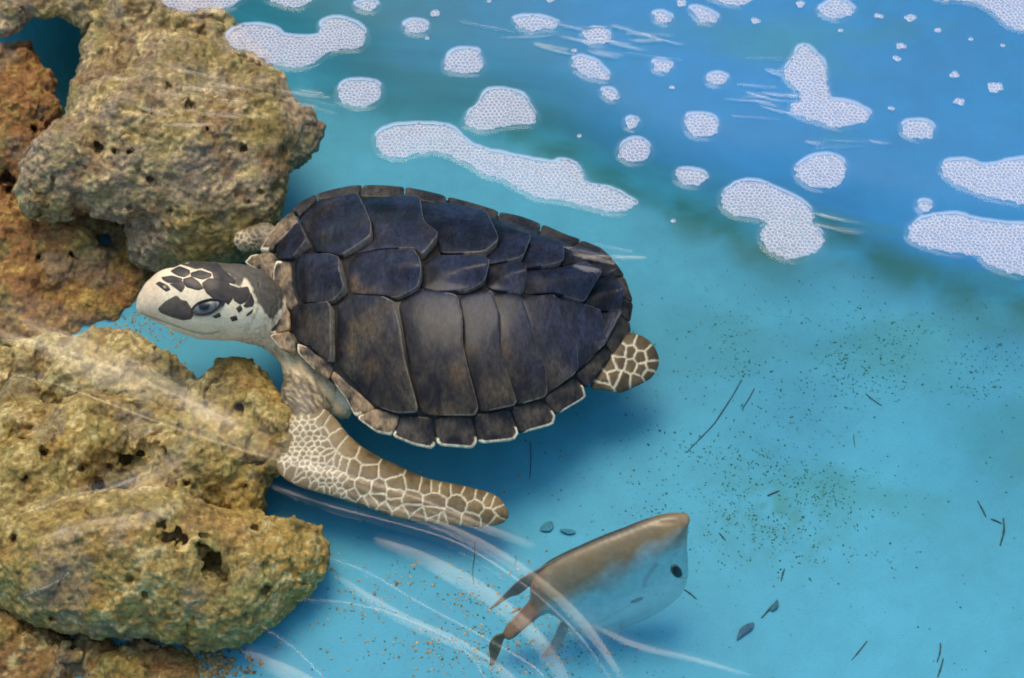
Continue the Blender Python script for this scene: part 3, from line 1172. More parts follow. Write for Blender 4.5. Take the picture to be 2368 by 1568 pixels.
MOUTH = smooth_open(mp(c1, (165, 832), (300, 880), (480, 945), (640, 1000), (760, 1030), (880, 1035), (960, 1010)), 6)


def body_sdf(p):
    q = body_parts(p)
    d = smin(q[0], q[1], 0.020)
    d = smin(d, q[2], 0.024)
    d = smin(d, q[3], 0.018)
    d = smin(d, q[4], 0.016)
    d = smin(d, q[5], 0.012)
    d = smin(d, q[6], 0.014)
    d = smin(d, q[7], 0.012)
    return d


FSEED = mp(c4, (690, 615), (735, 690), (850, 780), (1010, 850), (1210, 970), (1420, 1060), (1520, 1085), (1598, 1090), (1680, 1108), (1775, 1110), (1885, 1170), (1985, 1190), (2050, 1225), (2130, 1250), (2160, 1310),
           (800, 930), (890, 960), (1015, 990), (980, 1100), (1110, 1130), (1250, 1095), (1240, 1175), (1390, 1225), (1580, 1240), (1790, 1255), (1940, 1280), (2050, 1370), (2110, 1420),
           (1100, 1210), (1240, 1250), (1390, 1290), (1055, 1245), (1570, 1325), (1745, 1375), (1900, 1400),
           (980, 1285), (1160, 1305), (1300, 1335), (1450, 1365), (1600, 1400), (830, 1225), (1640, 1410))
FSEED += [c4(x + random.uniform(-16, 16) + (26 if (k % 2) else 0), y + random.uniform(-12, 12)) for k, y in enumerate(range(520, 1200, 44)) for x in range(260, 880, 58)
          if y < 0.62 * x + 760 and (x < 560 + (y - 520) * 0.45) and not (x > 640 and y < 860)]
HSEED = mp(c3, (1215, 895), (1290, 920), (1170, 960), (1225, 965), (1350, 985), (1285, 1000), (1165, 1030), (1230, 1045), (1290, 1065), (1350, 1045), (1135, 1100), (1190, 1125), (1265, 1130), (1330, 1095), (1070, 1120), (1060, 1165), (1120, 1050))
ASEED = np.array([(x + random.uniform(-5, 5) + (7 if j % 2 else 0), y + random.uniform(-4, 4)) for j, y in enumerate(range(495, 610, 12)) for x in range(515, 680, 14)])
FSEED, HSEED = np.array(FSEED), np.array(HSEED)


def cells(uv, seeds):
    d = np.linalg.norm(uv[:, None, :] - seeds[None], axis=2)
    o = np.argsort(d, axis=1)[:, :2]
    a, b = seeds[o[:, 0]], seeds[o[:, 1]]
    d0, d1 = d[np.arange(len(uv)), o[:, 0]], d[np.arange(len(uv)), o[:, 1]]
    edge = (d1 ** 2 - d0 ** 2) / (2 * np.maximum(np.linalg.norm(a - b, axis=1), 1e-6))
    return edge, o[:, 0]


def build_body():
    lo = np.array([P(320, 800, .15)[0] - .01, P(900, 1260, .04)[1] - .02, 0.03])
    hi = np.array([P(1540, 800, .09)[0] + .01, RIM_W[:, 1].max() + .01, 0.225])
    v, f = sdf_mesh(body_sdf, lo, hi, 0.0017)
    v = relax(v, f, 3)
    me = mesh('body', v, f)
    n = vnormals(me)
    bpy.data.meshes.remove(me)
    uv = side_uv(v)
    q = np.stack(body_parts(v), 1)
    part = np.argmin(q, 1)
    N1 = fbm(v * 60, 2, 3)
    N2 = fbm(v * 200, 5, 2)
    c = np.tile(CREAM, (len(v), 1)) * (1 + 0.08 * N1)[:, None]
    disp = np.zeros(len(v))
    brown = np.array([0.23, 0.140, 0.055])
    for pid, seeds, wd in ((4, FSEED, 2.2), (5, HSEED, 2.7), (3, ASEED, 2.4)):
        m = part == pid
        if not m.any():
            continue
        e, own = cells(uv[m] + 2.0 * np.stack([N1[m], N2[m]], 1), seeds)
        k = np.clip((e - wd * 0.45) / (wd * 0.75), 0, 1)
        tone = 0.75 + 0.5 * hash3(np.stack([own, own * 0, own * 0], 1), 77)
        b = (brown * {4: 1.0, 5: 0.55, 3: 1.5}[pid])[None] * (tone * (1 + 0.35 * N1[m] + 0.2 * N2[m]))[:, None]
        if pid == 4:
            sm = np.clip((c4(900, 0)[0] - uv[m][:, 0]) / 40, 0, 1)[:, None]
            b = b * (1 - 0.45 * sm) + np.array([0.30, 0.19, 0.09]) * 0.45 * sm
            k = k * (1 - 0.10 * sm[:, 0])
        edge_c = c[m] * (0.86 + 0.15 * N2[m])[:, None]
        c[m] = edge_c * (1 - k[:, None]) + b * k[:, None]
        disp[m] += 0.0011 * (k - 0.5)
    # loose wrinkled skin: shoulder, neck, far arm
    m = (part == 1) | (part == 2) | (part == 3)
    p = v[m]
    st = vnoise(np.stack([p[:, 0] * 260 + p[:, 1] * 120, p[:, 1] * 60 - p[:, 0] * 40, p[:, 2] * 120], 1), 12)
    st2 = vnoise(p * 420, 14)
    g = np.clip(0.40 + 0.8 * st + 0.3 * st2, 0, 1)[:, None]
    grey = np.array([0.15, 0.105, 0.065])
    U = uv[m]
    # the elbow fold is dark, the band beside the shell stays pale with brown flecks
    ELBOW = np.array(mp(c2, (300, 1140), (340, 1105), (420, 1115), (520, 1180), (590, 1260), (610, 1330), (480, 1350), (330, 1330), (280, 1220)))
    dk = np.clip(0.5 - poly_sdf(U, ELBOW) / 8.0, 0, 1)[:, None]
    line = np.clip(0.55 + 1.3 * vnoise(np.stack([p[:, 0] * 330 + p[:, 1] * 330, p[:, 0] * 90 - p[:, 1] * 90, p[:, 2] * 200], 1), 12), 0, 1)[:, None]
    c[m] = c[m] * np.where((part[m] == 2)[:, None], [0.86, 0.78, 0.66], [1.0, 1.0, 1.0])
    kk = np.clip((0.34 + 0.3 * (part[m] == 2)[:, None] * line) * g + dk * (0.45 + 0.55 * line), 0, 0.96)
    BAND = np.array(mp(c2, (330, 1085), (360, 1075), (480, 1130), (600, 1230), (680, 1330), (600, 1290), (500, 1190), (400, 1130)))
    fl = np.clip(0.5 - poly_sdf(U, BAND) / 8.0, 0, 1)[:, None] * np.clip(1.6 * st[:, None] + 0.1, 0, 1)
    kk = np.maximum(kk, 0.8 * fl)
    fa = (part[m] == 3)[:, None] * np.clip((548 - U[:, 1:2] + 0.9 * (U[:, 0:1] - 560)) / 26, 0, 1) * (0.65 + 0.35 * g)
    kk = np.maximum(kk, 0.85 * fa)
    c[m] = c[m] * (1 - kk) + grey * kk
    disp[m] += 0.0013 * st + 0.0007 * st2
    # head: slightly rosy beak, grey-cream throat
    m = part == 0
    bk = np.clip((c1(420, 0)[0] - uv[m][:, 0]) / 25.0, 0, 1)[:, None]
    c[m] = c[m] * (1 - bk) + np.array([0.88, 0.64, 0.40]) * bk
    th = np.clip((uv[m][:, 1] - c1(0, 900)[1] + 0.10 * (uv[m][:, 0] - 450)) / 25.0, 0, 1)[:, None] * 0.12
    c[m] = c[m] * (1 - th) + np.array([0.50, 0.42, 0.28]) * th
    # dark nape, over the back of the head and the neck
    NAPE = np.array(mp(c1, (840, 300), (900, 180), (1250, 180), (1500, 300), (1640, 560), (1600, 760), (1500, 900), (1460, 860), (1420, 790), (1345, 700), (1315, 610), (1255, 480), (1215, 470), (1180, 560), (1120, 530), (1128, 470), (1020, 395), (900, 400)))
    mm = (part == 0) | (part == 1)
    Um = uv[mm]
    kn = np.clip(0.5 - (poly_sdf(Um, NAPE) + 3 * N2[mm]) / 4.0, 0, 1)[:, None]
    nb = np.array([0.075, 0.060, 0.042]) * (1 + 0.6 * vnoise(v[mm] * np.array([160, 420, 300]), 51))[:, None]
    c[mm] = c[mm] * (1 - 0.94 * kn) + nb * 0.94 * kn
    # creases on the throat
    cr = np.clip(vnoise(np.stack([v[mm][:, 0] * 420, v[mm][:, 1] * 130, v[mm][:, 2] * 130], 1), 61) * 1.5 - 0.3, 0, 1) * np.clip((Um[:, 0] - 540) / 50, 0, 1) * np.clip((Um[:, 1] - 720) / 30, 0, 1)
    c[mm] = c[mm] * (1 - 0.55 * cr[:, None]) + np.array([0.20, 0.15, 0.09]) * 0.55 * cr[:, None]
    # mouth slit
    dm = np.full(m.sum(), 1e9)
    for a, b in zip(MOUTH[:-1], MOUTH[1:]):
        e = b - a
        t = np.clip(((uv[m] - a) @ e) / (e @ e), 0, 1)
        dm = np.minimum(dm, np.linalg.norm(uv[m] - (a + t[:, None] * e), axis=1))
    cam_side = (n[m] @ (-FWD)) > -0.2
    k = np.clip(1.6 - dm / 2.0, 0, 1) * cam_side
    disp[m] -= 0.0022 * k
    c[m] = c[m] * (1 - 0.55 * k[:, None]) + np.array([0.20, 0.13, 0.06]) * 0.55 * k[:, None]
    v = v + n * disp[:, None]
    o = turtle_part('body', v, f, c, M['skin'])
    return o, v, f


body, BV, BF = build_body()
BSURF = Surface(BV, BF)
INK = np.array([0.062, 0.046, 0.033])


def ink(seed, tone=1.0):
    def fn(q, t, c, loc):
        k = 1 + 0.5 * fbm(loc * 120 + seed, 4, 2)
        c0 = INK * k[:, None] * tone
        return np.where((t > 0.93)[:, None], c0 * 0.45 + np.array([0.34, 0.23, 0.12]) * 0.55, c0)
    return fn


def flat(rgb):
    return lambda q, t, c, loc: np.tile(np.array(rgb, float), (len(t), 1))


HEADPL = [
    [(480, 395), (560, 350), (650, 385), (652, 420), (600, 448), (540, 432)],
    [(688, 412), (770, 388), (868, 420), (862, 447), (790, 472), (688, 442)],
    [(388, 458), (480, 442), (572, 470), (560, 498), (450, 508), (405, 485)],
    [(468, 525), (600, 500), (602, 560), (572, 602), (520, 562)],
    [(608, 480), (680, 458), (742, 500), (788, 560), (740, 578), (640, 552), (615, 520)],
    [(812, 530), (870, 485), (960, 490), (1042, 520), (1082, 600), (1078, 660), (1040, 715), (1000, 680), (905, 655), (850, 610)],
    [(570, 318), (660, 298), (760, 294), (820, 304), (785, 355), (720, 366), (640, 338)],
    [(810, 372), (855, 318), (950, 325), (1002, 390), (1105, 470), (1095, 510), (1040, 495), (915, 462), (900, 405)],
    [(1075, 540), (1160, 572), (1240, 560), (1262, 620), (1232, 690), (1172, 716), (1120, 682), (1100, 620)],
    [(1280, 622), (1312, 700), (1300, 742), (1240, 756), (1215, 740), (1252, 690)],
    [(1138, 770), (1175, 742), (1194, 780), (1162, 808)],
    [(1078, 862), (1130, 848), (1144, 885), (1095, 898)],
    [(1240, 832), (1300, 782), (1290, 818), (1252, 844)],
    [(355, 772), (430, 700), (530, 648), (572, 690), (622, 700), (662, 760), (692, 830), (662, 872), (590, 882), (480, 852), (380, 812)],
    [(900, 852), (960, 818), (974, 850), (930, 868)],
    [(320, 522), (360, 500), (440, 540), (462, 580), (420, 598), (370, 562)],
]
RINGS_HD = [(1.0, -0.0012), (1.0, 0.0003), (0.93, 0.0007), (0.75, 0.0009), (0.4, 0.0010)]
for i, p in enumerate(HEADPL):
    v, f, c = plate(BSURF, grow(mp(c1, *p), {13: 1.10, 15: 1.1, 10: 1.3, 11: 1.3, 12: 1.3, 14: 1.3}.get(i, 1.20)), RINGS_HD, ink(i, 1.5 if i in (13,) else 1.0), gap=0.0, step=2.0, fallback_z=.15)
    turtle_part('head_scale', v, f, c, M['head_scale'], body)
# nostril
v, f, c = plate(BSURF, mp(c1, (385, 540), (425, 545), (430, 575), (395, 575)), [(1.0, 0.0002), (0.8, 0.0014), (0.3, 0.0016)], flat((0.45, 0.27, 0.18)), gap=0, step=2)
turtle_part('nostril', v, f, c, M['head_scale'], body)


# eye
def ellipse(cx, cy, a, b, ang, n=28):
    return [c1(cx + a * math.cos(t) * math.cos(ang) - b * math.sin(t) * math.sin(ang), cy + a * math.cos(t) * math.sin(ang) + b * math.sin(t) * math.cos(ang)) for t in np.linspace(0, 2 * math.pi, n, endpoint=False)]


_, eye_n = BSURF.hit(*c1(835, 755))
EYE_PUPIL = np.array(c1(812, 738))


def lid_color(q, t, c, loc):
    low = ((q[:, 1] - c[1]) + 0.25 * (q[:, 0] - c[0]) > 6)[:, None]
    lid_tone = np.where(low, [0.42, 0.31, 0.18], [0.06, 0.045, 0.035])  # pale lower lid, dark upper lid
    return np.where((t > 0.93)[:, None], [0.035, 0.03, 0.026], np.where((t > 0.84)[:, None], lid_tone, [0.02, 0.018, 0.017]))


LID = smooth_closed(mp(c1, (668, 805), (688, 758), (742, 708), (820, 678), (905, 664), (985, 672), (1022, 700), (1002, 752), (942, 804), (872, 843), (790, 856), (708, 848)), 3)
v, f, c = plate(BSURF, LID, [(1.0, -0.001), (1.0, 0.0004), (0.95, 0.0018), (0.90, 0.0022), (0.84, 0.0012), (0.5, 0.0006)], lid_color, gap=0, step=1.5, rounded=False)
turtle_part('eyelid', v, f, c, M['head_scale'], body)


def eye_color(q, t, c, loc):
    d = np.linalg.norm((q - EYE_PUPIL) / np.array([1.0, 0.86]), axis=1)[:, None]
    return np.where(d < 12.8, [0.004, 0.004, 0.006], np.where(d < 15, [0.10, 0.11, 0.13], np.where(d < 25, [0.17, 0.165, 0.145], np.where(d < 28, [0.09, 0.09, 0.085], [0.34, 0.29, 0.22]))))


rg = [(1.0, 0.0004)] + [(1 - k / 14, 0.0012 + 0.0028 * math.sin(k / 14 * math.pi / 2)) for k in range(1, 14)]
v, f, c = plate(BSURF, smooth_closed(mp(c1, (692, 802), (704, 768), (752, 728), (820, 704), (890, 696), (948, 702), (966, 722), (936, 766), (880, 806), (800, 828), (732, 828)), 3), rg, eye_color, gap=0, step=1.3, rounded=False)
turtle_part('eye', v, f, c, M['eye'], body)


# ------------------------------------------------------------------ fish
def build_fish():
    out = mp(c5, (1960, 146), (1900, 140), (1800, 142), (1600, 190), (1400, 268), (1200, 345), (1000, 432), (850, 502), (700, 585), (600, 680), (560, 780), (560, 900), (440, 1040), (330, 1170), (350, 1220), (430, 1190), (560, 1080), (690, 985),
             (780, 1020), (880, 1110), (1000, 1165), (1200, 1165), (1400, 1110), (1640, 1000), (1800, 895), (1905, 790), (1940, 690), (1948, 600), (1940, 480), (1938, 330), (1950, 220))
    a = P(*c5(1000, 700), .105)
    b = P(*c5(1940, 480), .115)
    top = P(*c5(1400, 268), .165)
    fish = empty('fish', a)
    tag(fish, 'silvery deep-bodied fish with tan back swimming below the turtle flipper', 'fish')
    u = b - a
    u /= np.linalg.norm(u)
    n = np.cross(u, top - a)
    n /= np.linalg.norm(n)
    if n @ (EYE - a) < 0:
        n = -n
    wv = np.cross(n, u)
    pts = np.array([on_plane(x, y, a, n) for x, y in out])
    poly = smooth_closed(np.stack([(pts - a) @ u, (pts - a) @ wv], 1), 3)

    def fn(p):
        d = p - a
        uv = np.stack([d @ u, d @ wv], 1)
        h = d @ n
        d2 = poly_sdf(uv, poly)
        t = 0.024 * np.sqrt(np.clip(-d2 / 0.05, 0, 1) * (2 - np.clip(-d2 / 0.05, 0, 1)))
        return np.where(d2 < 0, np.maximum(np.abs(h) - t, d2), np.sqrt(np.maximum(d2, 0) ** 2 + h ** 2))

    lo, hi = pts.min(0) - .03, pts.max(0) + .03
    v, f = sdf_mesh(fn, lo, hi, 0.0020)
    v = relax(v, f, 6)
    me = mesh('body', v, f)
    nr = vnormals(me)
    bpy.data.meshes.remove(me)
    uv = side_uv(v)
    # height of the back line above each point, from the outline itself
    dors = np.array(mp(c5, (330, 1150), (560, 800), (700, 585), (850, 502), (1000, 432), (1200, 345), (1400, 268), (1600, 190), (1800, 142), (1952, 150)))
    dy = (uv[:, 1] - np.interp(uv[:, 0], dors[:, 0], dors[:, 1]))
    nn = fbm(v * 50, 4, 3)
    tan = np.array([0.25, 0.165, 0.065])
    silver = np.array([0.44, 0.62, 0.61])
    dark = np.array([0.035, 0.03, 0.02])
    wdt = np.interp(uv[:, 0], [c5(700, 0)[0], c5(1200, 0)[0], c5(1900, 0)[0]], [125, 122, 80])
    k = np.clip((wdt + 14 * nn - dy) / 60 + 0.10, 0, 1)[:, None]
    blot = np.clip(fbm(v * np.array([26, 26, 26]), 9, 3) * 1.2 - 0.1, 0, 0.7)[:, None] * np.clip((170 - dy) / 80, 0, 1)[:, None]
    c = silver * (1 - k) + tan * k
    c = c * (1 - 0.6 * blot) + np.array([0.20, 0.17, 0.11]) * 0.6 * blot
    k = np.maximum(k, blot)
    kd = np.clip((9 - dy) / 9, 0, 1)[:, None] * np.clip((c5(1700, 0)[0] - uv[:, 0]) / 120 + 0.35, 0, 1)[:, None] * 0.85
    c = c * (1 - kd) + dark * kd
    tailk = np.clip((c5(720, 0)[0] - uv[:, 0]) / 30, 0, 1)[:, None]
    c = c * (1 - tailk) + np.array([0.26, 0.13, 0.06]) * tailk
    # gill slit
    G = np.array(mp(c5, (1668, 575), (1620, 640), (1580, 700), (1555, 765)))
    dm = np.full(len(v), 1e9)
    for g0, g1 in zip(G[:-1], G[1:]):
        e = g1 - g0
        t = np.clip(((uv - g0) @ e) / (e @ e), 0, 1)
        dm = np.minimum(dm, np.linalg.norm(uv - (g0 + t[:, None] * e), axis=1))
    mo = np.array(mp(c5, (1965, 668), (1925, 690), (1885, 695)))
    dk2 = np.full(len(v), 1e9)
    for g0, g1 in zip(mo[:-1], mo[1:]):
        e = g1 - g0
        t = np.clip(((uv - g0) @ e) / (e @ e), 0, 1)
        dk2 = np.minimum(dk2, np.linalg.norm(uv - (g0 + t[:, None] * e), axis=1))
    dm = np.minimum(dm, dk2 * 1.6)
    kg = np.clip(1.4 - dm / 5.0, 0, 1)[:, None] * 0.5
    c = c * (1 - kg) + np.array([0.16, 0.12, 0.12]) * kg
    c = np.column_stack([c, 0.65 * (1 - k) * (1 - kd) * (1 - tailk) * (1 - kg)])
    alpha = np.clip(1.0 - (dy - wdt * 0.75) / 150.0, 0.28, 1.0)
    o = link('body', mesh('body', v - a, f, c, extra=alpha), M['fish'], fish)
    surf = Surface(v, f)

    def fin(name, px, colr, off=0.0):
        q = np.array([on_plane(x, y, a, n) for x, y in smooth_closed(mp(c5, *px), 3)])
        m = len(q)
        V = np.vstack([q + n * (0.0012 + off), q - n * (0.0012 - off)]) - a
        F = [tuple(range(m)), tuple(range(2 * m - 1, m - 1, -1))] + [(i, m + i, m + (i + 1) % m, (i + 1) % m) for i in range(m)]
        F = [tuple(reversed(z)) for z in F]
        return link(name, mesh(name, V, F, np.tile(np.array(colr), (2 * m, 1)), smooth=False), M['fin'], fish)

    fin('tail_fin', [(380, 1150), (330, 1235), (300, 1330), (250, 1440), (190, 1560), (160, 1640), (205, 1500), (215, 1380), (205, 1290), (255, 1205), (320, 1180)], (0.14, 0.10, 0.05))
    fin('dorsal_fin', [(860, 500), (650, 610), (480, 705), (330, 850), (215, 965), (300, 915), (380, 860), (470, 830), (560, 760), (700, 640)], (0.13, 0.11, 0.08))
    fin('anal_fin', [(900, 1120), (820, 1290), (700, 1400), (560, 1560), (600, 1470), (700, 1330), (780, 1210), (830, 1090)], (0.30, 0.30, 0.26))
    fin('pectoral_fin', [(1520, 772), (1480, 778), (1440, 795), (1410, 815), (1450, 812), (1500, 792)], (0.16, 0.26, 0.28), off=0.020)
    fin('dorsal_fin', [(400, 1000), (440, 965), (485, 955), (450, 985)], (0.35, 0.16, 0.06))

    def el(r, cx=1842, cy=635, sx=1.0):
        return [c5(cx + r * sx * math.cos(t) * 0.8 + r * 0.3 * math.sin(t), cy + r * math.sin(t)) for t in np.linspace(0, 2 * math.pi, 20, endpoint=False)]

    def ecol(q, t, cc, loc):
        return np.where((t < 0.78)[:, None], [0.004, 0.004, 0.005], [0.10, 0.13, 0.10])

    v, f, c = plate(surf, el(60), [(1.0, -0.001), (1.0, 0.0004), (0.9, 0.0010), (0.74, 0.0014), (0.70, 0.0015), (0.3, 0.0018)], ecol, gap=0, step=2, fallback_z=.11, rounded=False)
    link('eye', mesh('eye', v - a, f, c), M['eye'], fish)


build_fish()

# ------------------------------------------------------------------ foam
GROUP_F = 'foam rafts on the water'
FOAM = [
    ([(370, 0), (385, 15), (430, 27), (470, 20), (520, 20), (545, 10), (556, -14), (362, -14)], 'foam raft cut by the top edge, over the olive rock'),
    ([(625, 0), (650, 12), (690, 18), (715, 5), (722, -14), (618, -14)], 'foam raft cut by the top edge, above the dumbbell-shaped raft'),
    ([(527, 95), (535, 75), (565, 62), (600, 60), (640, 70), (660, 85), (735, 85), (745, 55), (770, 43), (810, 50), (838, 70), (845, 90), (830, 112), (790, 115), (760, 122), (735, 140), (700, 155), (650, 155), (610, 140), (580, 120), (545, 115)],
     'dumbbell-shaped white foam raft beside the upper rock'),
    ([(825, 10), (850, 3), (872, 12), (865, 22), (845, 27), (828, 20)], 'small foam patch right above the end of the dumbbell-shaped raft'),
    ([(935, 62), (950, 50), (975, 50), (987, 62), (980, 75), (955, 78)], 'small round foam patch right of the dumbbell-shaped raft'),
    ([(783, 215), (800, 192), (835, 187), (875, 197), (881, 225), (862, 240), (830, 248), (790, 235)], 'round foam patch below the dumbbell-shaped raft, nearest the rock point'),
    ([(1028, 155), (1040, 128), (1060, 115), (1100, 117), (1108, 130), (1117, 153), (1100, 168), (1065, 170), (1040, 165)], 'rounded trapezoid foam patch above the heart-shaped raft'),
    ([(1075, 285), (1085, 262), (1105, 245), (1125, 215), (1160, 208), (1205, 220), (1225, 245), (1238, 270), (1225, 287), (1180, 290), (1120, 302), (1090, 297)], 'heart-shaped foam raft just above the long raft'),
    (mp(cf, (85, 480), (120, 415), (240, 365), (400, 350), (560, 355), (740, 390), (830, 480), (930, 545), (1100, 590), (1250, 620), (1400, 650), (1560, 675), (1650, 650), (1750, 680), (1800, 740), (1860, 850), (2000, 880), (2120, 920), (2200, 970),
        (2265, 1015), (2200, 1060), (2100, 1085), (1960, 1060), (1800, 1020), (1600, 980), (1440, 960), (1300, 890), (1150, 810), (1000, 770), (880, 690), (760, 630), (600, 580), (430, 590), (280, 630), (160, 600), (110, 550)),
     'longest foam raft, stretched across the water above the turtle shell'),
    ([(1190, 45), (1215, 40), (1260, 43), (1288, 55), (1282, 68), (1255, 66), (1225, 72), (1200, 58)], 'flat bean-shaped foam patch near the top centre'),
    ([(1350, 85), (1365, 70), (1395, 70), (1408, 85), (1400, 98), (1370, 102)], 'small foam patch above the slanted oval patch'),
    ([(1513, 35), (1530, 30), (1552, 42), (1540, 55), (1520, 48)], 'tiny foam patch left of the slanted top patch'),
    ([(1597, 22), (1620, 20), (1655, 38), (1652, 52), (1620, 50)], 'slanted small foam patch just under the raft at the top edge'),
    ([(1325, 145), (1335, 133), (1365, 138), (1390, 155), (1407, 178), (1395, 187), (1360, 178), (1335, 165)], 'slanted oval foam patch right of the trapezoid one'),
    ([(1510, 150), (1525, 140), (1550, 150), (1548, 162), (1525, 168)], 'small foam dot level with the slanted oval patch'),
    ([(1637, 180), (1660, 172), (1680, 182), (1672, 195), (1648, 196)], 'small foam dot left of the boot-shaped raft'),
    ([(1393, 212), (1410, 207), (1425, 220), (1420, 232), (1400, 225)], 'tiny foam cluster below the slanted oval patch'),
    ([(1448, 282), (1458, 275), (1475, 282), (1470, 295), (1455, 297)], 'tiny foam dot above the round patch over the long raft end'),
    ([(1585, 285), (1592, 268), (1620, 265), (1650, 275), (1660, 295), (1645, 315), (1610, 317), (1592, 305)], 'round foam patch midway between the boot-shaped and heart-shaped rafts'),
    ([(1430, 350), (1445, 330), (1470, 323), (1495, 333), (1503, 352), (1490, 372), (1455, 375), (1438, 365)], 'round foam patch right of the long raft'),
    ([(1565, 398), (1590, 393), (1625, 400), (1634, 412), (1615, 428), (1580, 427), (1567, 415)], 'small oval foam patch upper left of the hook-shaped raft'),
    ([(1668, 460), (1680, 440), (1715, 422), (1755, 423), (1800, 440), (1850, 465), (1875, 490), (1880, 520), (1900, 540), (1903, 565), (1880, 585), (1835, 600), (1795, 590), (1768, 570), (1760, 540), (1775, 515), (1740, 505), (1700, 500), (1675, 482)],
     'hook-shaped foam raft right of the turtle shell'),
    ([(1840, 395), (1850, 380), (1885, 362), (1925, 362), (1952, 378), (1953, 410), (1935, 428), (1895, 437), (1860, 425)], 'large round foam patch above the hook-shaped raft'),
    ([(1813, 165), (1830, 140), (1845, 115), (1865, 108), (1885, 130), (1905, 150), (1912, 200), (1920, 230), (1965, 238), (2000, 255), (2010, 270), (1990, 285), (1940, 294), (1900, 285), (1850, 270), (1828, 250), (1850, 235), (1845, 210), (1820, 185)],
     'boot-shaped foam raft in the upper right'),
    ([(2085, 295), (2100, 283), (2140, 283), (2158, 300), (2150, 318), (2115, 320), (2095, 312)], 'round foam patch right of the boot-shaped raft toe'),
    ([(2177, 395), (2190, 375), (2230, 372), (2280, 385), (2330, 375), (2380, 367), (2395, 367), (2395, 467), (2330, 465), (2280, 455), (2230, 435), (2195, 415)], 'upper of two long foam rafts cut by the right edge'),
    ([(2100, 540), (2115, 515), (2160, 500), (2210, 497), (2260, 510), (2330, 520), (2395, 530), (2395, 632), (2330, 630), (2280, 610), (2260, 590), (2210, 585), (2150, 575), (2110, 560)], 'lower of two long foam rafts cut by the right edge'),
    ([(2120, 478), (2130, 467), (2150, 470), (2152, 483), (2135, 490)], 'small foam dot between the two rafts at the right edge'),
    ([(1650, 0), (1690, 12), (1730, 8), (1737, -14), (1638, -14)], 'thin foam raft cut by the top edge above the slanted patch'),
    ([(1893, 25), (1920, 5), (1945, 2), (1970, 20), (1965, 35), (1935, 45), (1905, 35)], 'oval foam patch above the boot-shaped raft'),
    ([(2180, 0), (2240, 5), (2290, 25), (2330, 60), (2380, 75), (2395, 78), (2395, -14), (2170, -14)], 'wide foam raft filling the top right corner'),
]
DOTS = [(1850, 10, 11), (1745, 49, 10), (2030, 38, 9), (2105, 42, 13), (2167, 72, 10), (2082, 108, 10), (2075, 137, 9), (1943, 72, 7), (2205, 175, 12), (2302, 202, 18), (2215, 236, 13), (1555, 203, 6), (1555, 512, 6), (1340, 315, 6),
        (1005, 32, 11), (987, 90, 5), (1575, 6, 12), (1327, 118, 8), (2060, 253, 8), (2242, 92, 6), (2318, 107, 6), (1272, 0, 12), (1130, 3, 5), (1418, 228, 6)]
DOT_LABEL = ['tiny foam fleck at the top edge, left of the oval foam patch', 'tiny foam fleck right of the slanted small foam patch', 'tiny foam fleck right of the oval foam patch', 'flat foam fleck second right of the oval foam patch',
             'tiny foam fleck below the corner raft tip', 'upper of two foam flecks right of the boot-shaped raft leg', 'lower of two foam flecks right of the boot-shaped raft leg', 'tiny foam fleck just above the boot-shaped raft',
             'foam fleck above a second one in the open water at upper right', 'wide flat foam fleck near the right edge', 'foam fleck below another in the open water at upper right', 'faint foam fleck below the small dot beside the slanted oval patch',
             'lone foam fleck right of the long raft tip', 'lone foam fleck between heart-shaped raft and round patch', 'foam fleck above the trapezoid patch, left of the bean-shaped one', 'single bubble fleck under the small round patch near the top',
             'foam fleck at the top edge left of the thin raft', 'foam fleck between the bean-shaped and slanted oval patches', 'foam fleck right of the boot-shaped raft toe', 'faint speck of foam below the corner raft',
             'faint speck of foam nearest the right edge under the corner raft', 'foam fleck at the top edge above the bean-shaped patch', 'speck of foam at the top edge left of the bean-shaped patch', 'speck of foam touching the tiny cluster below the slanted oval']


def bubble_field(poly_w, spacing):
    lo, hi = poly_w.min(0), poly_w.max(0)
    pts = []
    row = 0
    y = lo[1] - spacing
    while y < hi[1] + spacing:
        x = lo[0] - spacing + (spacing / 2 if row % 2 else 0)
        while x < hi[0] + spacing:
            pts.append((x + rng.uniform(-.36, .36) * spacing, y + rng.uniform(-.36, .36) * spacing))
            x += spacing
        y += spacing * 0.866
        row += 1
    pts = np.array(pts)
    pts = pts[poly_sdf(pts, poly_w) < -spacing * 0.25]
    if len(pts) == 0:
        pts = np.array([poly_w.mean(0)])
    for _ in range(3):
        if len(pts) < 3 or len(pts) > 2500:
            break
        d = pts[:, None] - pts[None]
        L = np.linalg.norm(d, axis=2) + np.eye(len(pts)) * 9
        k = np.clip(1 - L / spacing, 0, 1) * 0.35
        pts = pts + (d / L[..., None] * (k * spacing)[..., None]).sum(1)
    if len(pts) > 1:
        L = np.linalg.norm(pts[:, None] - pts[None], axis=2) + np.eye(len(pts)) * 9
        r = np.clip(np.sort(L, 1)[:, :3].mean(1) * 0.56, spacing * 0.36, spacing * 0.75)
    else:
        r = np.array([spacing * 0.6])
    return pts, r


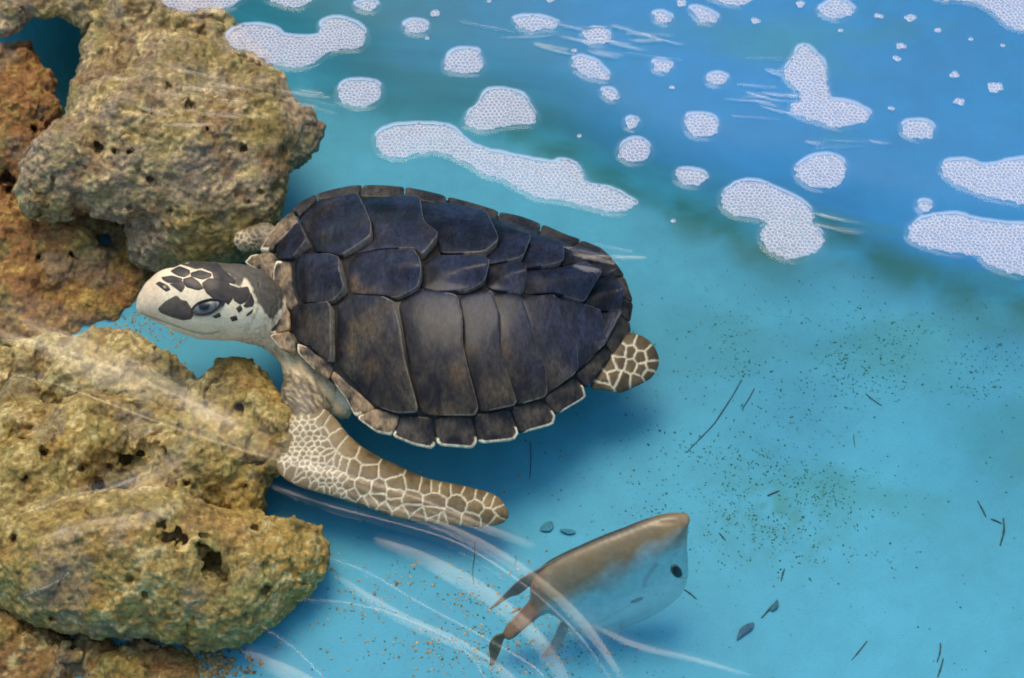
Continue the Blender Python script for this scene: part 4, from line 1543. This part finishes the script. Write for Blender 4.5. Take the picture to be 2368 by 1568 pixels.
def bubble_mesh(pts, r, zs, org):
    prof = [(1.00, 0.0, 1.0), (0.97, 0.30, 1.0), (0.84, 0.55, 0.75), (0.66, 0.74, 0.02), (0.35, 0.92, 0.0)]
    K = 9
    V, F, W = [], [], []
    for (x, y), q, z in zip(pts, r, zs):
        b = len(V)
        ph = rng.uniform(0, 6)
        tall = rng.uniform(0.75, 1.0)
        for s, h, wl in prof:
            for k in range(K):
                a = ph + 2 * math.pi * k / K
                V.append((x + q * s * math.cos(a) - org[0], y + q * s * math.sin(a) - org[1], z + q * h * tall - org[2]))
                W.append(wl)
        V.append((x - org[0], y - org[1], z + q * 0.97 * tall - org[2]))
        W.append(0.0)
        for i in range(len(prof) - 1):
            for k in range(K):
                j = (k + 1) % K
                F.append((b + i * K + k, b + i * K + j, b + (i + 1) * K + j, b + (i + 1) * K + k))
        t = b + (len(prof) - 1) * K
        for k in range(K):
            F.append((t + k, t + (k + 1) % K, len(V) - 1))
    return V, F, W


def foam_patch(poly, label, spacing=0.0057, smooth_n=3):
    pp = smooth_closed(poly, smooth_n)
    pw = np.array([P(x, y, WATER)[:2] for x, y in pp])
    c = pw.mean(0)
    # uneven outline
    pw = pw + 0.0012 * np.stack([vnoise(np.column_stack([pw * 160, pw[:, :1] * 0]), 5), vnoise(np.column_stack([pw * 160, pw[:, :1] * 0]), 6)], 1)
    org = np.array([c[0], c[1], WATER])
    n = len(pw)
    inner = c + (pw - c) * 0.985
    V = np.vstack([np.column_stack([pw - c, np.full(n, 0.0004)]), np.column_stack([inner - c, np.full(n, 0.0013)])])
    F = [tuple(range(n, 2 * n))] + [(i, (i + 1) % n, n + (i + 1) % n, n + i) for i in range(n)]
    o = link('foam_patch', mesh('foam_patch', V, F, smooth=False, extra=np.full(2 * n, 0.20)), M['foam'])
    o.location = org
    tag(o, label, 'foam', GROUP_F)
    if n > 14 and spacing > 0.005:
        # the water climbs a little towards the raft
        nd_ = np.roll(pw, -1, 0) - np.roll(pw, 1, 0)
        nd_ = np.stack([nd_[:, 1], -nd_[:, 0]], 1)
        nd_ /= np.maximum(np.linalg.norm(nd_, axis=1, keepdims=True), 1e-9)
        if (poly_sdf(pw + nd_ * 0.002, pw) < 0).mean() > 0.5:
            nd_ = -nd_
        Vm, Wm = [], []
        for off, zz, ww in ((0.0085, -0.0004, 0.0), (0.0055, 0.0001, 0.5), (0.0028, 0.0006, 0.8), (0.0004, 0.0014, 0.8)):
            Vm.append(np.column_stack([pw - c + nd_ * off, np.full(n, zz)]))
            Wm += [ww] * n
        Fm = [(k * n + i, k * n + (i + 1) % n, (k + 1) * n + (i + 1) % n, (k + 1) * n + i) for k in range(3) for i in range(n)]
        mo = link('meniscus', mesh('meniscus', np.vstack(Vm), Fm, extra=Wm), M['ripple'], o)
    pts, r = bubble_field(pw, spacing)
    big = np.zeros(len(pts), bool)
    if len(pts) > 60:
        # a few swollen bubbles stand out
        kk = rng.choice(len(pts), max(2, len(pts) // 45), replace=False)
        for k in kk:
            if poly_sdf(pts[k:k + 1], pw)[0] < -spacing:
                big[k] = True
                r[k] *= rng.uniform(1.25, 1.7)
                near = (np.linalg.norm(pts - pts[k], axis=1) < r[k] * 1.05)
                near[k] = False
                r[near] *= 0.6
    d = poly_sdf(pts, pw)
    zs = WATER + 0.0006 + 0.0022 * np.clip(-d / 0.02, 0, 1)
    V, F, W = bubble_mesh(pts[~big], r[~big], zs[~big], org)
    b = link('bubble_cluster', mesh('bubble_cluster', V, F, extra=W), M['foam'], o)
    b['kind'] = 'stuff'
    for k in np.nonzero(big)[0]:
        V, F, W = bubble_mesh(pts[k:k + 1], r[k:k + 1], zs[k:k + 1] + 0.0004, org)
        link('bubble', mesh('bubble', V, F, extra=W), M['foam'], o)
    return o


for poly, lab in FOAM:
    foam_patch(poly, lab)
for (x, y, r), lab in zip(DOTS, DOT_LABEL):
    poly = [(x + r * random.uniform(.75, 1.15) * math.cos(a), y + 0.62 * r * random.uniform(.7, 1.2) * math.sin(a)) for a in np.linspace(0, 2 * math.pi, 7, endpoint=False)]
    foam_patch(poly, lab, spacing=0.0046)


# ------------------------------------------------------------------ debris on the floor
def on_floor(px, py):
    p = P(px, py, 0.0)
    for _ in range(6):
        z = float(floor_z(p[None, :2])[0])
        p = P(px, py, z)
    return p


def twig(pts, r, label, colr=(0.04, 0.085, 0.085)):
    r = r * 0.75
    q = smooth_open([on_floor(*p) for p in pts], 5)
    q[:, 2] += r * 0.8
    org = q[0].copy()
    K = 6
    V, F, C = [], [], []
    n = len(q)
    for i, p in enumerate(q):
        t = q[min(i + 1, n - 1)] - q[max(i - 1, 0)]
        t /= np.linalg.norm(t)
        s = np.cross(t, [0, 0, 1.0])
        s /= np.linalg.norm(s)
        up = np.cross(s, t)
        rr = r * (0.45 + 0.55 * math.sin(math.pi * min(0.95, 0.15 + 0.8 * i / (n - 1)))) * random.uniform(.75, 1.25)
        for k in range(K):
            a = 2 * math.pi * k / K
            V.append(p + rr * (s * math.cos(a) + up * math.sin(a)) - org)
            C.append(np.array(colr) * random.uniform(.8, 1.3))
    for i in range(n - 1):
        for k in range(K):
            j = (k + 1) % K
            F.append((i * K + k, i * K + j, (i + 1) * K + j, (i + 1) * K + k))
    F.append(tuple(range(K - 1, -1, -1)))
    F.append(tuple(range((n - 1) * K, n * K)))
    o = link('twig', mesh('twig', V, F, np.array(C)), M['debris'])
    o.location = org
    tag(o, label, 'twig', 'twigs on the tank floor')


def leaf(poly, label, colr):
    q = np.array([on_floor(*p) for p in smooth_closed(poly, 3)])
    org = q.mean(0)
    q = q - org
    q[:, 2] += 0.002 + 0.0025 * vnoise(q * 90, 3)
    n = len(q)
    mid = np.array([[0, 0, 0.0055]])
    V = np.vstack([q, mid, q - [0, 0, 0.0008], mid - [0, 0, 0.0008]])
    F = [(i, (i + 1) % n, n) for i in range(n)] + [(n + 1 + (i + 1) % n, n + 1 + i, 2 * n + 1) for i in range(n)] + [(i, n + 1 + i, n + 1 + (i + 1) % n, (i + 1) % n) for i in range(n)]
    c = np.array(colr) * (1 + 0.25 * vnoise(V * 200, 8))[:, None]
    o = link('leaf', mesh('leaf', V, F, c, smooth=False), M['debris'])
    o.location = org
    tag(o, label, 'leaf', 'leaf scraps on the tank floor')


twig(mp(c7, (370, 128), (330, 200), (272, 290), (230, 350), (150, 432), (105, 480)), .0011, 'long thin dark twig on the blue floor right of the shell')
twig(mp(c7, (432, 170), (405, 220), (372, 272)), .0010, 'short twig lying beside the long dark twig', (0.05, 0.10, 0.12))
twig(mp(c7, (968, 198), (1005, 228), (1045, 255)), .0012, 'short slanting twig on the floor right of the long twig')
twig(mp(c7, (1508, 715), (1530, 755), (1548, 792)), .0014, 'short twig above the forked debris at the far right')
twig(mp(c7, (1632, 800), (1634, 860), (1616, 930)), .0018, 'dark upright twig at the far right of the floor')
twig(mp(c7, (1572, 802), (1600, 812), (1624, 824)), .0014, 'stubby twig touching the dark upright twig')
twig(mp(c7, (540, 1198), (505, 1235), (465, 1280)), .0016, 'twig with frayed end below the fish eye')
twig(mp(c7, (975, 1390), (940, 1435), (900, 1482)), .0011, 'straight thin twig near the bottom, right of centre')
twig(mp(c7, (1328, 1400), (1326, 1445), (1312, 1492)), .0013, 'upper of two dark twigs near the bottom right')
twig(mp(c7, (1342, 1475), (1330, 1520), (1315, 1565)), .0014, 'lower of two dark twigs near the bottom right')
twig(mp(c7, (576, 1042), (566, 1075), (560, 1102)), .0013, 'short dark twig between algae patch and fish')
twig(mp(c7, (92, 1142), (120, 1160), (152, 1188)), .0013, 'short twig just below the fish mouth')
twig(mp(c7, (262, 870), (275, 885), (292, 905)), .0013, 'tiny dark twig left of the green algae patch')
twig(mp(c7, (910, 392), (912, 425), (916, 455)), .0007, 'hair-thin twig right of the long twig')
twig(mp(c7, (495, 690), (520, 678), (552, 665)), .0014, 'stubby dark twig in the green algae patch')
twig(mp(c8, (1840, 180), (1832, 300), (1818, 420), (1826, 530)), .0007, 'hair-thin dark strand on the floor between flipper and fish')
twig(mp(c8, (2165, 300), (2170, 345), (2162, 385)), .0007, 'short hair-thin strand touching the fish back')
twig([(1226, 1020), (1227, 1070), (1224, 1108)], .0006, 'hair-thin strand below the rear shell edge')
leaf(mp(c7, (430, 1302), (420, 1335), (380, 1365), (345, 1388), (360, 1340), (395, 1312)), 'curled blue-grey leaf scrap near the bottom, right of the fish', (0.05, 0.12, 0.18))
leaf(mp(c7, (540, 1195), (545, 1225), (520, 1248), (508, 1238)), 'small leaf scrap caught on the frayed twig', (0.05, 0.14, 0.18))
leaf(mp(c5, (650, 282), (690, 225), (755, 212), (765, 255), (730, 295)), 'grey leaf scrap between flipper tip and fish', (0.06, 0.24, 0.30))
leaf(mp(c5, (820, 285), (880, 278), (965, 300), (900, 322)), 'thin leaf scrap beside the grey leaf scrap near the flipper tip', (0.06, 0.23, 0.29))


def scatter(name, density, n, size, colf, mat, region):
    """many tiny lumps strewn on the floor"""
    V, F, C = [], [], []
    oct_v = np.array([(1, 0, 0), (-1, 0, 0), (0, 1, 0), (0, -1, 0), (0, 0, 1), (0, 0, -1)], float)
    oct_f = [(0, 2, 4), (2, 1, 4), (1, 3, 4), (3, 0, 4), (2, 0, 5), (1, 2, 5), (3, 1, 5), (0, 3, 5)]
    x0, y0, x1, y1 = region
    cand = np.column_stack([rng.uniform(x0, x1, n * 40), rng.uniform(y0, y1, n * 40)])
    cand = cand[rng.random(len(cand)) < density(cand[:, 0], cand[:, 1])][:n]
    for x, y in cand:
        p = on_floor(x, y)
        s = random.uniform(*size)
        sc = np.array([random.uniform(.6, 1.4), random.uniform(.6, 1.4), random.uniform(.35, .7)]) * s
        a = random.uniform(0, 6.3)
        R = np.array([[math.cos(a), -math.sin(a), 0], [math.sin(a), math.cos(a), 0], [0, 0, 1]])
        b = len(V)
        jit = rng.uniform(.6, 1.3, (6, 1))
        for q in (oct_v * jit * sc) @ R.T:
            V.append(p + q + [0, 0, sc[2] * .6])
        cc = colf()
        C += [cc] * 6
        F += [(b + i, b + j, b + k) for i, j, k in oct_f]
    V = np.array(V)
    org = V.mean(0)
    org[2] = 0
    o = link(name, mesh(name, V - org, F, np.array(C), smooth=False), mat)
    o.location = org
    return o


def blob_d(lst, base=0.0):
    def fn(x, y):
        s = np.full(len(x), float(base))
        for cx, cy, rx, ry, a in lst:
            s += a * np.exp(-((x - cx) / rx) ** 2 - ((y - cy) / ry) ** 2)
        nz = vnoise(np.column_stack([x * .013, y * .02, x * 0 + .5]), 3)
        return np.minimum(1, s * (0.55 + 0.9 * np.maximum(-0.5, nz)))
    return fn


ALG = blob_d([(1800, 1180, 130, 70, 1.0), (1780, 1130, 260, 110, .35), (1950, 1260, 130, 45, .45), (1720, 1060, 220, 90, .22), (1950, 880, 420, 70, .40), (2100, 800, 300, 80, .45), (1650, 760, 200, 90, .2), (1250, 1480, 200, 90, .25), (1100, 1420, 180, 80, .25), (1500, 1250, 100, 200, .12)], 0.02)
o = scatter('algae', ALG, 3600, (.0004, .0015), lambda: np.array([0.035, 0.16, 0.11]) * random.uniform(.6, 1.5), M['grain'], (600, 560, 2367, 1568))
tag(o, 'dark green algae specks scattered over the blue floor', 'algae', kind='stuff')
SND = blob_d([(1000, 1400, 170, 90, .8), (900, 1330, 130, 60, .4), (1150, 1500, 200, 80, .6), (700, 1480, 160, 90, .35), (450, 1540, 120, 60, .9), (380, 770, 70, 60, .9), (1300, 1480, 200, 60, .2), (300, 745, 60, 30, 1)], 0.01)
o = scatter('sand', SND, 900, (.0008, .0022), lambda: np.array([0.42, 0.28, 0.13]) * random.uniform(.5, 1.5), M['grain'], (250, 700, 1600, 1568))
tag(o, 'ochre sand grains strewn on the floor beside the near rock', 'sand', kind='stuff')
PEB = blob_d([(100, 1530, 240, 60, 1), (330, 1545, 180, 40, 1), (480, 1560, 60, 30, .6), (220, 760, 90, 40, .5)], 0)
o = scatter('gravel', PEB, 900, (.002, .005), lambda: np.array([0.30, 0.20, 0.08]) * random.uniform(.4, 1.5), M['grain'], (0, 1460, 620, 1568))
tag(o, 'brown gravel covering the bottom left corner', 'gravel', kind='stuff')


# ------------------------------------------------------------------ water surface and ripples
def build_surface():
    """the far open stretch of the surface, where it mirrors the sky"""
    near = smooth_open([P(x, y, WATER)[:2] for x, y in [(655, 150), (900, 275), (1200, 330), (1500, 440), (1750, 560), (2000, 640), (2367, 740), (3200, 900)]], 6)
    xs = np.linspace(near[0, 0], 1.9, 170)
    V, F, W = [], [], []
    rows = 90
    for i, x in enumerate(xs):
        y0 = np.interp(x, near[:, 0], near[:, 1])
        for j in range(rows):
            y = y0 + (1.9 - y0) * (j / (rows - 1)) ** 1.5
            V.append((x, y, 0))
            W.append(min(1, (y - y0) / 0.10) * min(1, (x - xs[0]) / 0.15))
        if i:
            for j in range(rows - 1):
                a = (i - 1) * rows + j
                F.append((a, a + rows, a + rows + 1, a + 1))
    V = np.array(V)
    V[:, 2] = WATER - 0.0014 + 0.0011 * vnoise(V * np.array([7, 18, 1]), 3)
    o = link('water_surface', mesh('water_surface', V, F, extra=W), M['film'])
    tag(o, kind='structure')


build_surface()


def ripple_strip(pts, width, height, V, F, W):
    """a low travelling crest: a rounded ridge standing on the flat surface"""
    q = smooth_open([P(x, y, WATER) for x, y in pts], 10)
    n = len(q)
    prof = np.linspace(-1, 1, 9)
    b = len(V)
    for i, p in enumerate(q):
        t = q[min(i + 1, n - 1)] - q[max(i - 1, 0)]
        t /= np.linalg.norm(t)
        s = np.array([-t[1], t[0], 0])
        e = math.sin(math.pi * min(1, max(0, i / (n - 1)))) ** 0.5
        wd = width * (0.35 + 0.65 * e) * (1 + 0.25 * float(vnoise(np.array([p * 14]), 2)[0]))
        for k in prof:
            z = height * e * (0.5 + 0.5 * math.cos(math.pi * k))
            V.append(p + s * (k * wd) + np.array([0, 0, z + 0.0006]))
            nz = float(vnoise(np.array([[i * 0.21, k * 1.1 + b * 0.37, 0.3]]), 4)[0])
            W.append(max(0.0, min(1.0, 2.2 * e * math.cos(math.pi * k / 2) * (0.70 + 0.65 * nz))))
    m = len(prof)
    for i in range(n - 1):
        for k in range(m - 1):
            a = b + i * m + k
            F.append((a, a + m, a + m + 1, a + 1))


RIP = [
    ([(-40, 760), (120, 800), (260, 850), (420, 920), (560, 985)], .016, .0032),
    ([(240, 1120), (320, 1110), (390, 1080), (450, 1040)], .022, .0046),
    ([(80, 1250), (200, 1210), (330, 1190), (430, 1160)], .016, .0030),
    ([(860, 1240), (1000, 1290), (1140, 1370), (1260, 1480), (1330, 1600)], .020, .0032),
    ([(1360, 1440), (1480, 1490), (1600, 1520), (1740, 1560)], .009, .0008),
    ([(-40, 690), (60, 735), (200, 790), (330, 850), (470, 930), (640, 1010)], .050, .0085),
    ([(-40, 850), (130, 890), (320, 962), (520, 1030), (680, 1075), (800, 1100)], .014, .0045),
    ([(560, 1020), (760, 1085), (900, 1130), (1060, 1190), (1250, 1265)], .015, .0030),
    ([(40, 1195), (160, 1152), (260, 1132), (340, 1095), (440, 1040)], .016, .0060),
    ([(620, 1120), (760, 1170), (900, 1208), (1060, 1258), (1200, 1345), (1330, 1460), (1420, 1580)], .010, .0032),
    ([(760, 1120), (900, 1170), (1060, 1225), (1210, 1310), (1350, 1430), (1450, 1580)], .014, .0026),
    ([(740, 1280), (860, 1330), (960, 1390), (1090, 1460), (1230, 1540), (1290, 1600)], .007, .0024),
    ([(780, 1330), (930, 1420), (1060, 1480), (1180, 1560), (1220, 1620)], .014, .0024),
    ([(680, 1385), (830, 1400), (980, 1450), (1080, 1510), (1140, 1600)], .006, .0020),
    ([(590, 1440), (680, 1500), (760, 1580)], .005, .0016),
    ([(40, 1385), (130, 1350), (160, 1320), (110, 1290)], .010, .0045),
    ([(560, 1500), (700, 1560), (820, 1640)], .016, .0026),
]
for cx, cy, rx, ry, nn in ((1400, 80, 150, 50, 16), (1790, 210, 90, 70, 14), (1960, 330, 90, 30, 5), (440, 240, 150, 70, 12), (1390, 590, 60, 35, 7), (1930, 520, 40, 30, 4), (690, 235, 60, 30, 5)):
    for _ in range(nn):
        x, y = cx + random.gauss(0, .5) * rx, cy + random.gauss(0, .5) * ry
        L_ = random.uniform(25, 75)
        sl_p = random.uniform(-.05, .28)
        RIP.append(([(x - L_, y - L_ * sl_p), (x - L_ * .3, y - L_ * sl_p * .2), (x + L_ * .4, y + L_ * sl_p * .5), (x + L_, y + L_ * sl_p)], random.uniform(.003, .008), random.uniform(.0007, .0016)))
V, F, W = [], [], []
for pts, wd, ht in RIP:
    ripple_strip(pts, wd, ht, V, F, W)
V = np.array(V)
o = link('water_ripple', mesh('water_ripple', V, F, extra=W), M['ripple'])
tag(o, 'low curved ripples crossing the water surface', 'ripple', kind='stuff')
